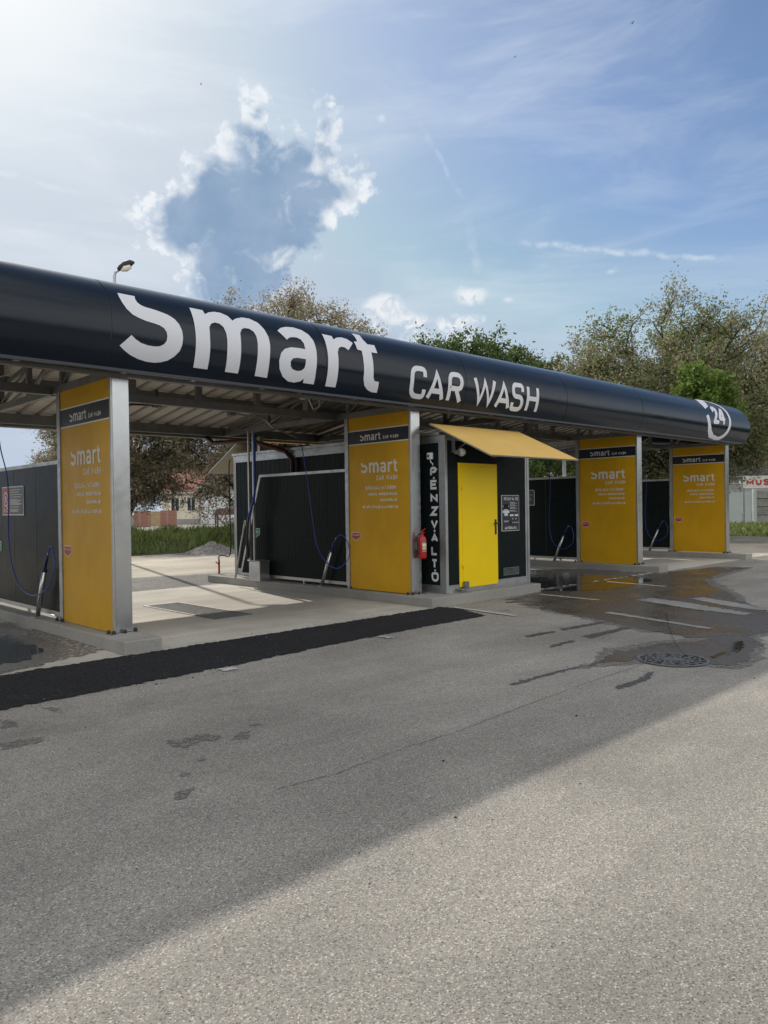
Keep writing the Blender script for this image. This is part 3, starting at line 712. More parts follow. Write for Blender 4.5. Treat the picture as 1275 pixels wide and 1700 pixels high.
def grow(pts, e):
    n = len(pts); A = sum(pts[i][0] * pts[(i + 1) % n][1] - pts[(i + 1) % n][0] * pts[i][1] for i in range(n)); sg_ = 1 if A > 0 else -1; out = []
    for i in range(n):
        a, b_, c_ = Vector(pts[i - 1]), Vector(pts[i]), Vector(pts[(i + 1) % n])
        d_ = ((b_ - a).normalized() + (c_ - b_).normalized())
        d_ = d_.normalized() if d_.length > .2 else (c_ - b_).normalized()
        out.append(tuple(b_ + Vector((d_.y, -d_.x)) * sg_ * e))
    return out
for i, (P, e) in enumerate((([(11.3, 3.9), (10.56, 3.69), (10.0, 3.5), (9.69, 3.39), (9.25, 3.46), (8.52, 3.13), (7.9, 2.96), (7.48, 2.95), (7.41, 3.16), (7.66, 3.62), (7.0, 3.78), (6.54, 3.97), (7.42, 4.15), (8.1, 4.02), (8.9, 3.75), (8.92, 4.58), (9.33, 5.51), (9.75, 6.73), (10.3, 7.4), (11, 7.6)], .13),
                            ([(12.42, 4.76), (13.24, 5.21), (13.94, 5.68), (15.44, 6.62), (18.8, 7.0), (18.5, 7.6), (13, 7.5)], .16), ([(3.5, 8.4), (3.6, 8.7), (3.66, 10), (3.6, 10.8), (2, 10), (1, 8)], .1))):
    sheet('damp_margin', grow(P, e), 0.0062 if i < 2 else 0.0078, M['damp_edge'], 0.035, 0.08, 80 + i)
# hairline crack and tyre-worn smudges along the lane
def strip(pts, wd, z, mat, name, seed):
    rnd = random.Random(seed); P = smooth2(pts); L_, R_ = [], []
    for i, p in enumerate(P):
        d_ = (P[min(i + 1, len(P) - 1)] - P[max(i - 1, 0)]).normalized(); nrm = Vector((-d_.y, d_.x)); o_ = rnd.gauss(0, wd * 1.5)
        w_ = wd * rnd.uniform(.3, 1.3); L_.append(p + nrm * (o_ + w_)); R_.append(p + nrm * (o_ - w_))
    mb = MB(); mb.add([(v.x, v.y, z) for v in L_ + R_], [(i, i + 1, len(P) + i + 1, len(P) + i) for i in range(len(P) - 1)])
    return tag(mb.build(name, mat), kind='structure')
def smooth2(pts):
    out = []
    for a, b_ in zip(pts, pts[1:]):
        a, b_ = Vector(a), Vector(b_); k = max(2, int((b_ - a).length / .03))
        out += [a.lerp(b_, j / k) for j in range(k)]
    return out + [Vector(pts[-1])]
strip([(2.53, 3.53), (2.93, 3.47), (3.42, 3.51), (4.06, 3.5), (5.0, 3.56), (5.9, 3.6), (7.1, 3.62)], .0022, 0.0042, M['hole'], 'crack', 5)
strip([(7.6, 3.45), (8.3, 3.9), (9.2, 4.4), (10.4, 5.0)], .003, 0.0118, M['hole'], 'crack', 6)

# kerb islands
for x0, x1, y1 in ((-1.30, -0.86, 13.9), (3.70, 4.145, 13.9), (8.70, 11.63, 14.6), (16.23, 16.67, 13.9), (21.25, 21.69, 13.9)):
    mb = MB(); mb.box(x0, x1, 7.965, y1, -0.02, 0.15)
    tag(mb.build('kerb', M['kerb'], bevel=0.012), kind='structure')

# ------------------------------------------------------------------ canopy
canopy = empty('car_wash_canopy', (12, 11.4, 0), 'long flat wash canopy with a rounded dark navy fascia carrying big white lettering', 'canopy')
QY, QZ, QA, QB = 8.1, 3.617, 0.638, 0.668
ths = np.linspace(-1.2, 2.4, 3000)
_yy = QY + QA - QA * np.cos(ths); _zz = QZ + QB * np.sin(ths)
_s = np.concatenate([[0], np.cumsum(np.hypot(np.diff(_yy), np.diff(_zz)))]); _s -= np.interp(0, ths, _s)


def on_fascia(a, b, lift):
    th = float(np.interp(b, _s, ths))
    y, z = QA * (1 - math.cos(th)), QB * math.sin(th)
    n = Vector((-math.cos(th) / QA, math.sin(th) / QB)).normalized()
    return (a, QY + y + n.x * lift, QZ + z + n.y * lift)


XE = 22.03
def fascia():
    mb = MB()
    th = [R(-39) + (R(100) - R(-39)) * k / 32 for k in range(33)]
    prof = [(QA * (1 - math.cos(t)), QZ + QB * math.sin(t)) for t in th]     # inset, height
    seams = [-8.6, -5.45, -2.4, 0.63, 3.68, 6.74, 9.76, 12.80, 15.85, 18.86]
    for a, b in zip(seams, seams[1:]):
        n = len(prof); vs = [(x, QY + i, z) for x in (a + 0.006, b - 0.006) for i, z in prof]
        mb.add(vs, [(k, k + 1, n + k + 1, n + k) for k in range(n - 1)], True)
    # last bay, mitred round the corner and back along the side
    path = [(seams[-1] + 0.002, lambda i: (seams[-1] + 0.002, QY + i)), (0, lambda i: (XE - i, QY + i)), (0, lambda i: (XE - i, 14.6))]
    n = len(prof); vs = []
    for _, f in path:
        for i, z in prof: x, y = f(i); vs.append((x, y, z))
    mb.add(vs[:2 * n], [(k, k + 1, n + k + 1, n + k) for k in range(n - 1)], True)
    mb.add(vs[n:], [(k, k + 1, n + k + 1, n + k) for k in range(n - 1)], True)
    return mb
fo = fascia().build('fascia', M['fascia'], canopy, recalc=False)
# joint strips behind the seams, soffit lip
for x in (-5.45, -2.4, 0.63, 3.68, 6.74, 9.76, 12.80, 15.85, 18.86):
    t_ = [R(-39) + (R(95) + R(39)) * k / 24 for k in range(25)]
    vs = [on_fascia(x + dx, float(np.interp(t, ths, _s)), -0.004) for dx in (-0.02, 0.02) for t in t_]
    mb = MB().add(vs, [(k, k + 1, 25 + k + 1, 25 + k) for k in range(24)], True)
    mb.build('joint_strip', M['black'], fo)
mb = MB()
mb.box(-8.6, XE - 0.16, 8.245, 8.44, 3.185, 3.200)
mb.box(-8.6, XE - 0.16, 8.235, 8.25, 3.170, 3.203)
mb.build('soffit_strip', M['navy'], fo)
for k in 'Smart':
    letter_mesh(logo_polys([k], LOGO[k][0][0], LOGO[k][0][1], 1.0, LOGO[k][0]), on_fascia, 0.006, 0.04).build('letter', M['white_vinyl'], fo)
for ch, x0, x1 in (('C', 8.42, 8.79), ('A', 8.82, 9.24), ('R', 9.30, 9.68), ('W', 9.95, 10.56), ('A', 10.56, 11.0), ('S', 11.01, 11.37), ('H', 11.46, 11.84)):
    letter_mesh(glyph_polys(ch, x0, -0.36, x1 - x0, 0.517, 0.082), on_fascia, 0.005, 0.04).build('letter', M['white_vinyl'], fo)
def _emb():
    gr = []
    c0, c1, r0, r1 = 19.92, 0.19, 0.52, 0.655
    ang = [R(a) for a in range(-100, 109, 8)]
    # ring thick at the right, tail running up on the left
    ring = []
    for a, b in zip(ang, ang[1:]):
        ring.append([(c0 + r1 * math.cos(t) * 1.12 * k + 0.05, c1 + r1 * math.sin(t) * k) for t, k in ((a, 1), (b, 1), (b, 0.83), (a, 0.83))])
    gr.append(ring)
    gr.append([[(19.151, .136), (19.318, .191), (19.389, -.036), (19.304, -.244)], [(19.389, -.036), (19.503, -.203), (19.507, -.401), (19.304, -.244)], [(19.503, -.203), (19.716, -.311), (19.80, -.43), (19.507, -.401)], [(19.716, -.311), (19.955, -.337), (20.05, -.46), (19.80, -.43)]])
    gr.append([[(19.26, .335), (19.577, .455), (19.72, .66), (19.184, .519)], [(19.184, .519), (19.72, .66), (19.80, .80), (19.25, .72)]])
    gr += logo_polys(['2', '4'], 0, 0, 1, (0, 0))
    return gr
letter_mesh(_emb(), on_fascia, 0.005, 0.04).build('round_the_clock_emblem', M['white_vinyl'], fo)

# sloping roof sheet with ribs
def zr(y): return 4.22 + (y - 8.75) * (3.36 - 4.22) / (14.25 - 8.75)
mb = MB()
mb.add([(-8.5, 8.75, zr(8.75)), (XE - 0.6, 8.75, zr(8.75)), (XE - 0.6, 14.45, zr(14.45)), (-8.5, 14.45, zr(14.45)),
        (-8.5, 8.75, zr(8.75) + .05), (XE - 0.6, 8.75, zr(8.75) + .05), (XE - 0.6, 14.45, zr(14.45) + .05), (-8.5, 14.45, zr(14.45) + .05)],
       [(0, 1, 2, 3), (7, 6, 5, 4), (0, 4, 5, 1), (1, 5, 6, 2), (2, 6, 7, 3), (3, 7, 4, 0)])
rf = mb.build('roof_sheet', M['roof_sheet'], canopy)
mb = MB()
x = -8.4
while x < XE - 0.6:
    mb.bar((x, 8.8, zr(8.8) - 0.014), (x, 14.42, zr(14.42) - 0.014), 0.055, 0.028, (0, 0, 1)); x += 0.32
mb.build('roof_ribs', M['rib'], rf)
# longitudinal beams
def beam(name, y, z0, z1, w=0.09, x0=-8.5, x1=XE - 0.55):
    b = MB(); b.box(x0, x1, y, y + w, z0, z1); return b.build(name, M['truss'], canopy, bevel=0.004)
beam('front_beam', 8.46, 3.152, 3.27, 0.10)
beam('middle_beam', 10.38, 3.155, 3.275)
beam('back_beam', 14.12, 3.15, 3.33)
mb = MB(); mb.box(-8.5, XE - 0.5, 14.27, 14.42, 3.10, 3.25)
mb.build('gutter', M['truss'], canopy, bevel=0.02)
for z_, y_ in ((4.12, 8.95), (3.86, 10.38), (3.62, 12.2)):
    mb = MB(); mb.box(-8.5, XE - 0.6, y_, y_ + 0.06, zr(y_) - 0.12, zr(y_) - 0.03); mb.build('purlin', M['truss'], canopy)
# hangers on the middle beam
ys_ = [5.0, 6.1, 7.18, 8.16]
for bx in (-5.0, 0.0, 5.03, 12.55, 17.55):
    for k in range(4):
        b = MB(); X_ = bx + 1.08 * (k + (0.0 if bx != 5.03 else 0)) - 0.05
        b.box(X_, X_ + 0.09, 10.385, 10.465, 3.275, zr(10.4) - 0.02); b.build('hanger', M['truss'], canopy)
# transverse trusses over each pillar row
for X_ in (-1.14, 3.87, 8.87, 11.45, 16.40, 21.42):
    b = MB()
    b.box(X_, X_ + 0.08, 8.565, 14.11, 3.155, 3.255)
    b.bar((X_ + .04, 8.6, zr(8.6) - 0.18), (X_ + .04, 14.1, zr(14.1) - 0.10), 0.06, 0.07)
    ysv = [8.7, 10.06, 11.3, 12.5, 13.6]
    for i, yv in enumerate(ysv):
        b.box(X_ + 0.005, X_ + 0.075, yv, yv + 0.075, 3.256, zr(yv) - 0.16)
        if i < len(ysv) - 1:
            b.bar((X_ + .04, yv + 0.1, zr(yv) - 0.2), (X_ + .04, ysv[i + 1], 3.27), 0.045, 0.045)
    b.build('truss', M['truss'], canopy)
for X_ in (3.87, 16.40, 21.42, 9.5, 11.45):
    b = MB(); b.box(X_, X_ + 0.09, 13.70, 13.79, 0.15 if X_ not in (9.5, 11.45) else 2.8, 3.154); b.build('rear_post', M['galv'], canopy)
# rainwater pipes behind the kiosk
b = MB(); b.tube([(8.55, 14.3, 3.12), (8.57, 14.05, 2.98), (8.9, 13.2, 3.00), (9.12, 12.55, 2.80), (9.2, 12.35, 2.72), (9.2, 12.15, 2.55), (9.2, 12.12, 0.17)], 0.05, 12)
b.build('downpipe', M['oxide'], canopy)
b = MB(); b.tube([(11.3, 14.33, 3.12), (11.3, 14.3, 2.98), (11.25, 13.9, 2.86), (11.2, 13.5, 2.82)], 0.05, 12)
b.build('downpipe', M['oxide'], canopy)
# ceiling tube lights
for X0, Y0 in ((6.4, 11.15), (0.8, 11.4), (13.4, 11.3)):
    b = MB(); b.box(X0, X0 + 1.25, Y0, Y0 + 0.07, zr(Y0) - 0.14, zr(Y0) - 0.08); b.build('light_fitting', M['white'], canopy, bevel=0.01)
# cable drooping under the roof by the pillars
for X_, Y_ in ((3.0, 10.3), (8.1, 10.3)):
    b = MB(); b.tube([(X_, Y_, 3.85), (X_ + 0.05, Y_, 3.5), (X_ + 0.16, Y_, 3.3), (X_ + 0.3, Y_, 3.35), (X_ + 0.33, Y_, 3.7), (X_ + 0.3, Y_, 3.86)], 0.012, 6)
    b.build('cable', M['grey_vinyl'], canopy); b = MB(); b.box(X_ - 0.1, X_ - 0.02, Y_ - 0.04, Y_ + 0.04, 3.45, 3.65); b.build('junction_box', M['white'], canopy)
# clamps along the fascia bottom
rnd = random.Random(3); x = -7.5
while x < 21.5:
    b = MB(); b.box(x, x + 0.06, 8.27, 8.33, 3.165, 3.184); x += rnd.uniform(0.5, 1.3)
    b.build('clip', M['galv'], fo)


# ------------------------------------------------------------------ pillars with the yellow panels
def make_pillar():
    X = XP[0]; k = empty('advertising_pillar', (X, YF, 0.15), 'x', 'pillar', 'yellow advertising pillars along the wash bays')
    b = MB(); b.box(X + 0.012, X + 0.218, YF, YF + 0.06, 0.165, 3.149); b.build('front_post', M['steel'], k, bevel=0.006)
    b = MB(); b.box(X - 0.012, X + 0.011, YF - 0.002, YF + 0.035, 0.165, 3.15); b.build('edge_profile', M['alu'], k, bevel=0.003)
    b = MB(); b.box(X - 0.02, X + 0.09, YB + 0.005, YB + 0.095, 0.16, 3.149); b.build('back_post', M['galv'], k, bevel=0.005)
    b = MB(); b.box(X, X + 0.02, YF + 0.036, YB, 0.162, 3.148); pan = b.build('panel', M['yellow'], k)
    f = lambda a, c, l: (X - l, YF + 1.55 - a, c)          # a runs towards the road
    b = MB(); b.add([f(0.035, 2.682, .0015), f(1.512, 2.682, .0015), f(1.512, 2.910, .0015), f(0.035, 2.910, .0015)], [(0, 1, 2, 3)])
    b.build('navy_band', M['navy'], pan)
    b = MB()
    for z0 in (2.668, 2.905): b.add([f(0.035, z0, .0025), f(1.512, z0, .0025), f(1.512, z0 + .018, .0025), f(0.035, z0 + .018, .0025)], [(0, 1, 2, 3)])
    b.build('white_trim', M['grey_vinyl'], pan)
    A = YF + 1.55
    g1 = []
    for q in 'Smart':
        ref = LOGO[q][0]
        g1 += logo_polys([q], A - 9.76 + (ref[0] - 3.776) * 0.130, 2.73 + (ref[1] + 0.324) * 0.130, 0.130, ref)
    g1 += text_polys('CAR WASH', A - 9.18, 2.731, 0.058, 0.0115, width=0.36)
    letter_mesh(g1, f, 0.003).build('band_lettering', M['grey_vinyl'], pan)
    g2 = []
    for q in 'Smart':
        ref = LOGO[q][0]
        g2 += logo_polys([q], A - 9.75 + (ref[0] - 3.776) * 0.2255, 2.173 + (ref[1] + 0.324) * 0.2255, 0.2255, ref)
    g2 += text_polys('CAR WASH', 0, 2.038, 0.082, 0.014, width=0.505, right=A - 8.85)
    g2 += text_polys('SZOLGÁLTATÁSOK:', 0, 1.882, 0.060, 0.0125, width=0.76, right=A - 8.87)
    g2 += text_polys('MOSÁS, PORSZÍVÓZÁS', 0, 1.782, 0.046, 0.0115, width=0.69, right=A - 8.87)
    g2 += text_polys('GUMIÁPOLÁS', 0, 1.682, 0.046, 0.0115, width=0.40, right=A - 8.87)
    g2 += text_polys('BELSŐ LEVEGŐ ILLATOSÍTÁS', 0, 1.565, 0.046, 0.0115, width=0.86, right=A - 8.85)
    letter_mesh(g2, f, 0.003).build('lettering', M['grey_vinyl'], pan)
    a0 = A - 10.01
    b = MB()
    for z_, w0, mt in ((0.0015, 0.0, 0), (0.0030, 0.010, 1)):
        b.cur = mt; h_ = 0.225
        b.add([f(a0 + w0, 1.15 - w0, z_), f(a0 + h_ - w0, 1.15 - w0, z_), f(a0 + h_ - w0, 1.055 + w0 * .4, z_), f(a0 + h_ / 2, 1.0 + w0 * 1.2, z_), f(a0 + w0, 1.055 + w0 * .4, z_)], [(0, 1, 2, 3, 4)])
    b.build('arrow_sticker', [M['grey_vinyl'], M['sign_red']], pan)
    letter_mesh(text_polys('PALACK', a0 + 0.025, 1.088, 0.028, 0.006, width=0.175), f, 0.0036).build('sticker_lettering', M['grey_vinyl'], pan)
    for cx, cy in ((X - 0.03, YF - 0.035), (X + 0.10, YF - 0.045), (X + 0.26, YF + 0.02), (X - 0.05, YF + 0.06), (X - 0.05, YB - 0.06), (X - 0.05, YB + 0.12)):
        b = MB(); b.lathe((cx, cy, 0.158), [(0.022, 0), (0.024, 0.012), (0.022, 0.03), (0.012, 0.042), (0.002, 0.044)], 10)
        b.build('anchor_bolt', M['rubber'], k)
    for q_ in ((X - 0.06, X + 0.29, YF - 0.07, YF + 0.09), (X - 0.08, X + 0.12, YB - 0.09, YB + 0.15)):
        b = MB(); b.box(*q_, 0.1505, 0.160); b.build('base_plate', M['galv'], k)
    return k
PL = ['yellow pillar nearest the camera, left of the open wash bay', 'yellow pillar beside the kiosk with the red fire extinguisher', 'yellow pillar right of the awning, with a puddle in front', 'farthest yellow pillar under the round-the-clock emblem']
pil0 = make_pillar(); pil0['label'] = PL[0]
for i in (1, 2, 3): copy_tree(pil0, (XP[i] - XP[0], 0, 0), None, PL[i])


# ------------------------------------------------------------------ partition walls
def make_wall(X, yb, slant, label):
    k = empty('partition_wall', (X, 11.6, 0.15), label, 'partition wall', 'dark partition walls between the wash bays')
    y0 = YB + 0.10; zt, zb = 2.25, 0.235
    b = MB()
    yb_t = yb if not slant else yb - 0.75
    xs = (X + 0.012, X + 0.052)
    poly = [(y0 + .03, zb), (yb - .03, zb), (yb_t - .03, zt - .03), (y0 + .03, zt - .03)]
    n = int((yb - y0) / (0.075 if slant else 1.0))
    b.add([(x_, y_, z_) for x_ in xs for y_, z_ in poly], [(0, 1, 2, 3), (7, 6, 5, 4), (0, 4, 5, 1), (1, 5, 6, 2), (2, 6, 7, 3), (3, 7, 4, 0)])
    w_ = b.build('wall_panel', M['sandwich'], k)
    b = MB()
    if slant:
        for j in range(1, n):
            yy_ = y0 + j * 0.075; top = zt - 0.04 if yy_ < yb_t - 0.05 else zt - 0.05 - (yy_ - (yb_t - 0.05)) / 0.75 * (zt - zb)
            if top > 0.3: b.box(X + 0.0085, X + 0.0115, yy_, yy_ + 0.018, zb + .02, top)
    else:
        for j in range(1, n + 1):
            b.box(X + 0.0095, X + 0.0118, y0 + 0.9 * j - 0.006, y0 + 0.9 * j + 0.006, zb + .02, zt - .04)
    b.build('panel_grooves', M['navy'] if not slant else M['sandwich'], w_)
    b = MB()
    b.box(X + 0.002, X + 0.062, y0 + .001, yb_t, zt - 0.03, zt + 0.02)
    b.box(X + 0.002, X + 0.062, y0 + .001, yb, zb - 0.03, zb + 0.025)
    b.bar((X + 0.032, yb, zb - .02), (X + 0.032, yb_t, zt + 0.01), 0.058, 0.05, (1, 0, 0))
    for yy_ in (11.4, 12.8): b.box(X + .01, X + .05, yy_, yy_ + .04, 0.1505, zb - 0.031)
    b.build('wall_frame', M['alu'], k)
    return k
walls = [make_wall(XP[0], 13.6, False, 'dark grey partition wall with the red and grey notice, left edge of the photo'),
         make_wall(XP[1], 13.55, True, 'narrow-ribbed dark partition with slanted rear edge, in front of the kiosk side'),
         make_wall(XP[2], 13.6, False, 'dark partition wall seen through the bay right of the kiosk'),
         make_wall(XP[3], 13.6, False, 'short-looking dark partition wall between the two right yellow pillars')]


def sticker(mb, X, y, z, s, f=None):
    pass


def arrow(X, yc, zc, w, mat, parent, txt):
    b = MB(); f = lambda a, c, l: (X - l, yc + w / 2 - a, c)
    for l, e, mt in ((.0015, 0, 0), (.003, .009, 1)):
        b.cur = mt
        b.add([f(e, zc + w * .35 - e, l), f(w - e, zc + w * .35 - e, l), f(w - e, zc - w * .15, l), f(w / 2, zc - w * .42 + e, l), f(e, zc - w * .15, l)], [(0, 1, 2, 3, 4)])
    o = b.build('arrow_sticker', [M['grey_vinyl'], mat], parent)
    letter_mesh(text_polys(txt, 0.025, zc, 0.028, 0.006, width=w - 0.05), f, 0.0036).build('sticker_lettering', M['grey_vinyl'], o)
arrow(XP[1] + 0.008, 12.95, 1.10, 0.24, M['green'], walls[1], 'HABOSÍT')
arrow(XP[0] + 0.008, 12.62, 1.06, 0.24, M['green'], walls[0], 'HABOSÍT')


def notice(X, y0, y1, z0, z1, parent, red=True):
    f = lambda a, c, l: (X - l, y1 - a, c); W = y1 - y0; H_ = z1 - z0
    b = MB(); b.box(X - 0.006, X, y0, y1, z0, z1); o = b.build('notice_board', M['grey_vinyl'], parent, bevel=0.002)
    b = MB(); b.add([f(.015, z0 + .015, .0075), f(W - .015, z0 + .015, .0075), f(W - .015, z1 - .015, .0075), f(.015, z1 - .015, .0075)], [(0, 1, 2, 3)]); b.build('notice_face', M['sign_dark'], o)
    rw = 0.36 * W
    if red:
        b = MB(); b.add([f(.02, z0 + .02, .0085), f(rw, z0 + .02, .0085), f(rw, z1 - .02, .0085), f(.02, z1 - .02, .0085)], [(0, 1, 2, 3)]); b.build('red_field', M['sign_red'], o)
        b = MB()
        c = (rw / 2 + .01, z0 + H_ * .56); rr_ = rw * .30
        for k in range(24):
            t0, t1 = 2 * math.pi * k / 24, 2 * math.pi * (k + 1) / 24
            b.add([f(c[0] + q * math.cos(t), c[1] + q * math.sin(t) * 1.15, .0095) for q, t in ((rr_, t0), (rr_, t1), (rr_ * .78, t1), (rr_ * .78, t0))], [(0, 1, 2, 3)])
        b.add([f(c[0] - .03, c[1] + .045, .0096), f(c[0] + .02, c[1] + .05, .0096), f(c[0] + .03, c[1] - .05, .0096), f(c[0] - .015, c[1] - .05, .0096)], [(0, 1, 2, 3)])
        cc = (rw * .72, z0 + H_ * .2)
        b.add([f(cc[0] + .042 * math.cos(t), cc[1] + .042 * math.sin(t), .0095) for t in [2 * math.pi * k / 16 for k in range(16)]], [tuple(range(16))])
        b.cur = 1; b.add([f(rw * .15, z0 + H_ * .12, .0095), f(rw * .48, z0 + H_ * .12, .0095), f(rw * .31, z0 + H_ * .28, .0095)], [(0, 1, 2)])
        b.cur = 2; b.add([f(cc[0] - .02, cc[1] - .02, .0105), f(cc[0] + .02, cc[1] - .02, .0105), f(cc[0] + .01, cc[1] + .025, .0105), f(cc[0] - .005, cc[1] + .01, .0105)], [(0, 1, 2, 3)])
        b.build('pictograms', [M['white_vinyl'], M['yellow_sticker'], M['sign_dark']], o)
    b = MB(); z_ = z1 - .06; rnd = random.Random(5)
    while z_ > z0 + .04:
        a0 = rw + .03 if red else .05; a1 = a0 + (W - a0 - .04) * rnd.uniform(.6, 1.0)
        b.add([f(a0, z_, .0085), f(a1, z_, .0085), f(a1, z_ + .007, .0085), f(a0, z_ + .007, .0085)], [(0, 1, 2, 3)])
        z_ -= rnd.choice((.016, .016, .034))
    b.build('small_print', M['grey_vinyl'], o)
notice(XP[0] + 0.009, 11.50, 12.42, 1.545, 1.975, walls[0])
notice(XP[2] + 0.009, 11.39, 12.2, 1.56, 1.96, walls[2], False)
notice(XP[3] + 0.009, 11.39, 12.2, 1.56, 1.96, walls[3], False)


# ------------------------------------------------------------------ lance holders and hoses
def make_holder():
    X = XP[0] - 0.09
    k = empty('lance_holder', (X, 10.76, 0.15), 'x', 'lance holder', 'steel lance holders standing on the kerbs')
    b = MB(); b.box(X - .07, X + .06, 10.70, 10.82, 0.1505, 0.162); b.build('base_plate', M['galv'], k, bevel=.003)
    b = MB(); b.tube([(X, 10.76, 0.16), (X + 0.0, 10.48, 0.80)], 0.032, 14); b.build('tube', M['steel'], k)
    b = MB(); b.lathe((X, 10.475, 0.80), [(.037, -.01), (.039, .012), (.02, .03)], 14)
    b.build('collar', M['darkblue'], k)
    b = MB(); b.tube([(X, 10.47, 0.80), (X, 10.41, 0.93), (X, 10.35, 1.02)], [.017, .022, .014], 10)
    b.build('lance_grip', M['darkblue'], k)
    b = MB(); b.tube([(X, 10.352, 1.015), (X, 10.335, 1.045)], .013, 8)
    b.build('coupling', M['alu'], k)
    return k


HL = ['lance holder on the nearest kerb, left of the first yellow pillar', 'lance holder before the ribbed dark partition in the open bay', 'lance holder in the bay beyond the kiosk', 'lance holder in the farthest bay between two right pillars']
h0 = make_holder(); h0['label'] = HL[0]
for i in (1, 2, 3): copy_tree(h0, (XP[i] - XP[0], 0, 0), None, HL[i])
for i, lb in ((0, 'lance holder foot seen under the partition wall left of the first pillar'), (2, 'lance holder foot glimpsed behind the partition beyond the kiosk')):
    copy_tree(h0, (XP[i] - XP[0] + 0.26, 0, 0), None, lb)


def smooth(pts, n=8):
    P = [Vector(p) for p in pts]; P = [P[0] * 2 - P[1]] + P + [P[-1] * 2 - P[-2]]; out = []
    for i in range(1, len(P) - 2):
        for j in range(n):
            t = j / n
            out.append(0.5 * ((2 * P[i]) + (P[i + 1] - P[i - 1]) * t + (2 * P[i - 1] - 5 * P[i] + 4 * P[i + 1] - P[i + 2]) * t * t + (3 * P[i] - P[i - 1] - 3 * P[i + 1] + P[i + 2]) * t ** 3))
    out.append(P[-2]); return out


def hose(X, pts, label):
    b = MB(); b.tube(smooth([(X + (p[2] if len(p) > 2 else 0), p[0], p[1]) for p in pts]), 0.0085, 8)
    tag(b.build('pressure_hose', M['blue']), label, 'hose', 'blue pressure hoses hanging from the booms')
HP = [(11.12, 2.88, -.25), (11.01, 2.66, -.2), (10.94, 1.75, -.1), (10.82, 0.95, -.06), (10.55, 0.60, -.05), (10.25, 0.51, -.05), (9.98, 0.66, -.05), (9.93, 0.85, -.04), (10.05, 1.04, -.02), (10.2, 1.10, -.01), (10.335, 1.04)]
H1 = [(11.56, 3.2, -.25), (11.53, 2.54, -.2), (11.49, 2.02, -.12), (11.54, 1.08, -.1), (11.29, 0.62, -.08), (10.75, 0.46, -.08), (10.15, 0.60, -.08), (9.97, 0.88, -.06), (10.08, 1.09, -.03), (10.22, 1.14, -.01), (10.335, 1.04)]
H3 = [(10.78, 3.0, -.25), (10.78, 2.6, -.2), (10.78, 2.1, -.1), (10.85, 1.22, -.06), (10.82, .80, -.05), (10.70, .57, -.05), (10.45, .47, -.05), (10.20, .62, -.05), (10.18, .86, -.03), (10.25, 1.02, -.02), (10.335, 1.05)]
hose(XP[0] - .09, H1, 'blue hose looping in front of the wall with the red notice')
hose(XP[1] - .09, HP, 'blue hose looping before the ribbed dark partition')
hose(XP[2] - .09, H3, 'blue hose hanging in the bay under the right end of the awning')
hose(XP[3] - .09, H3, 'blue hose hanging between the two right yellow pillars')


def boom(X, Y, tip, label, dark=False):
    k = empty('swivel_boom', (X, Y, 3.15), label, 'boom', 'swivel booms under the canopy roof')
    b = MB(); b.tube([(X, Y, 3.42), (X, Y, 3.15)], .03, 10); b.box(X - .06, X + .06, Y - .05, Y + .05, 3.15, 3.24); b.box(X - .1, X - .05, Y - .03, Y + .03, 3.2, 3.27); b.build('swivel_joint', M['iron'], k)
    b = MB(); b.tube(smooth([(X, Y, 3.19), (X + (tip[0] - X) * .45, Y + (tip[1] - Y) * .45, 3.16), (X + (tip[0] - X) * .62, Y + (tip[1] - Y) * .62, 3.03), tip], 5), .016, 8); b.build('boom_arm', M['oxide'] if dark else M['alu'], k)
    return k
boom(7.0, 10.9, (8.52, 11.12, 2.88), 'steel swivel boom reaching towards the ribbed partition')
boom(5.55, 10.7, (4.35, 11.0, 3.02), 'dark swivel boom just right of the nearest pillar top', True)
boom(1.9, 11.2, (3.52, 11.56, 3.2), 'swivel boom above the wall with the red notice')
boom(14.4, 10.8, (16.05, 10.78, 3.0), 'swivel boom in the bay beyond the kiosk')

# vacuum-like post pair with waste bin beside wall two
k = empty('foam_post', (8.70, 12.7, 0.15), 'pair of slim steel posts with a thick blue hose in the open bay', 'post')
for y in (12.86, 12.70): b = MB(); b.box(8.64, 8.675, y, y + .04, 0.152, 3.154); b.build('post', M['alu'], k)
b = MB(); b.tube(smooth([(8.62, 12.60, 3.05), (8.60, 12.60, 2.3), (8.60, 12.62, 1.84), (8.60, 12.84, 1.40)]), .026, 10); b.build('hose', M['blue'], k)
b = MB(); b.tube([(8.60, 12.84, 1.41), (8.60, 12.90, 0.93), (8.62, 12.90, 0.60)], [.022, .03, .034], 10); b.build('nozzle', M['rubber'], k)
b = MB(); b.tube([(8.62, 12.98, 1.35), (8.60, 13.35, 0.16)], .02, 8); b.build('brace', M['alu'], k)
k = empty('waste_bin', (8.70, 12.6, 0.15), 'shiny steel waste box standing at the foot of the posts', 'bin')
b = MB(); b.box(8.56, 8.80, 12.42, 12.78, 0.152, 0.54); b.build('bin_body', M['steel'], k, bevel=.01)
b = MB(); b.box(8.54, 8.81, 12.40, 12.80, 0.541, 0.56); b.build('lid', M['galv'], k, bevel=.004)

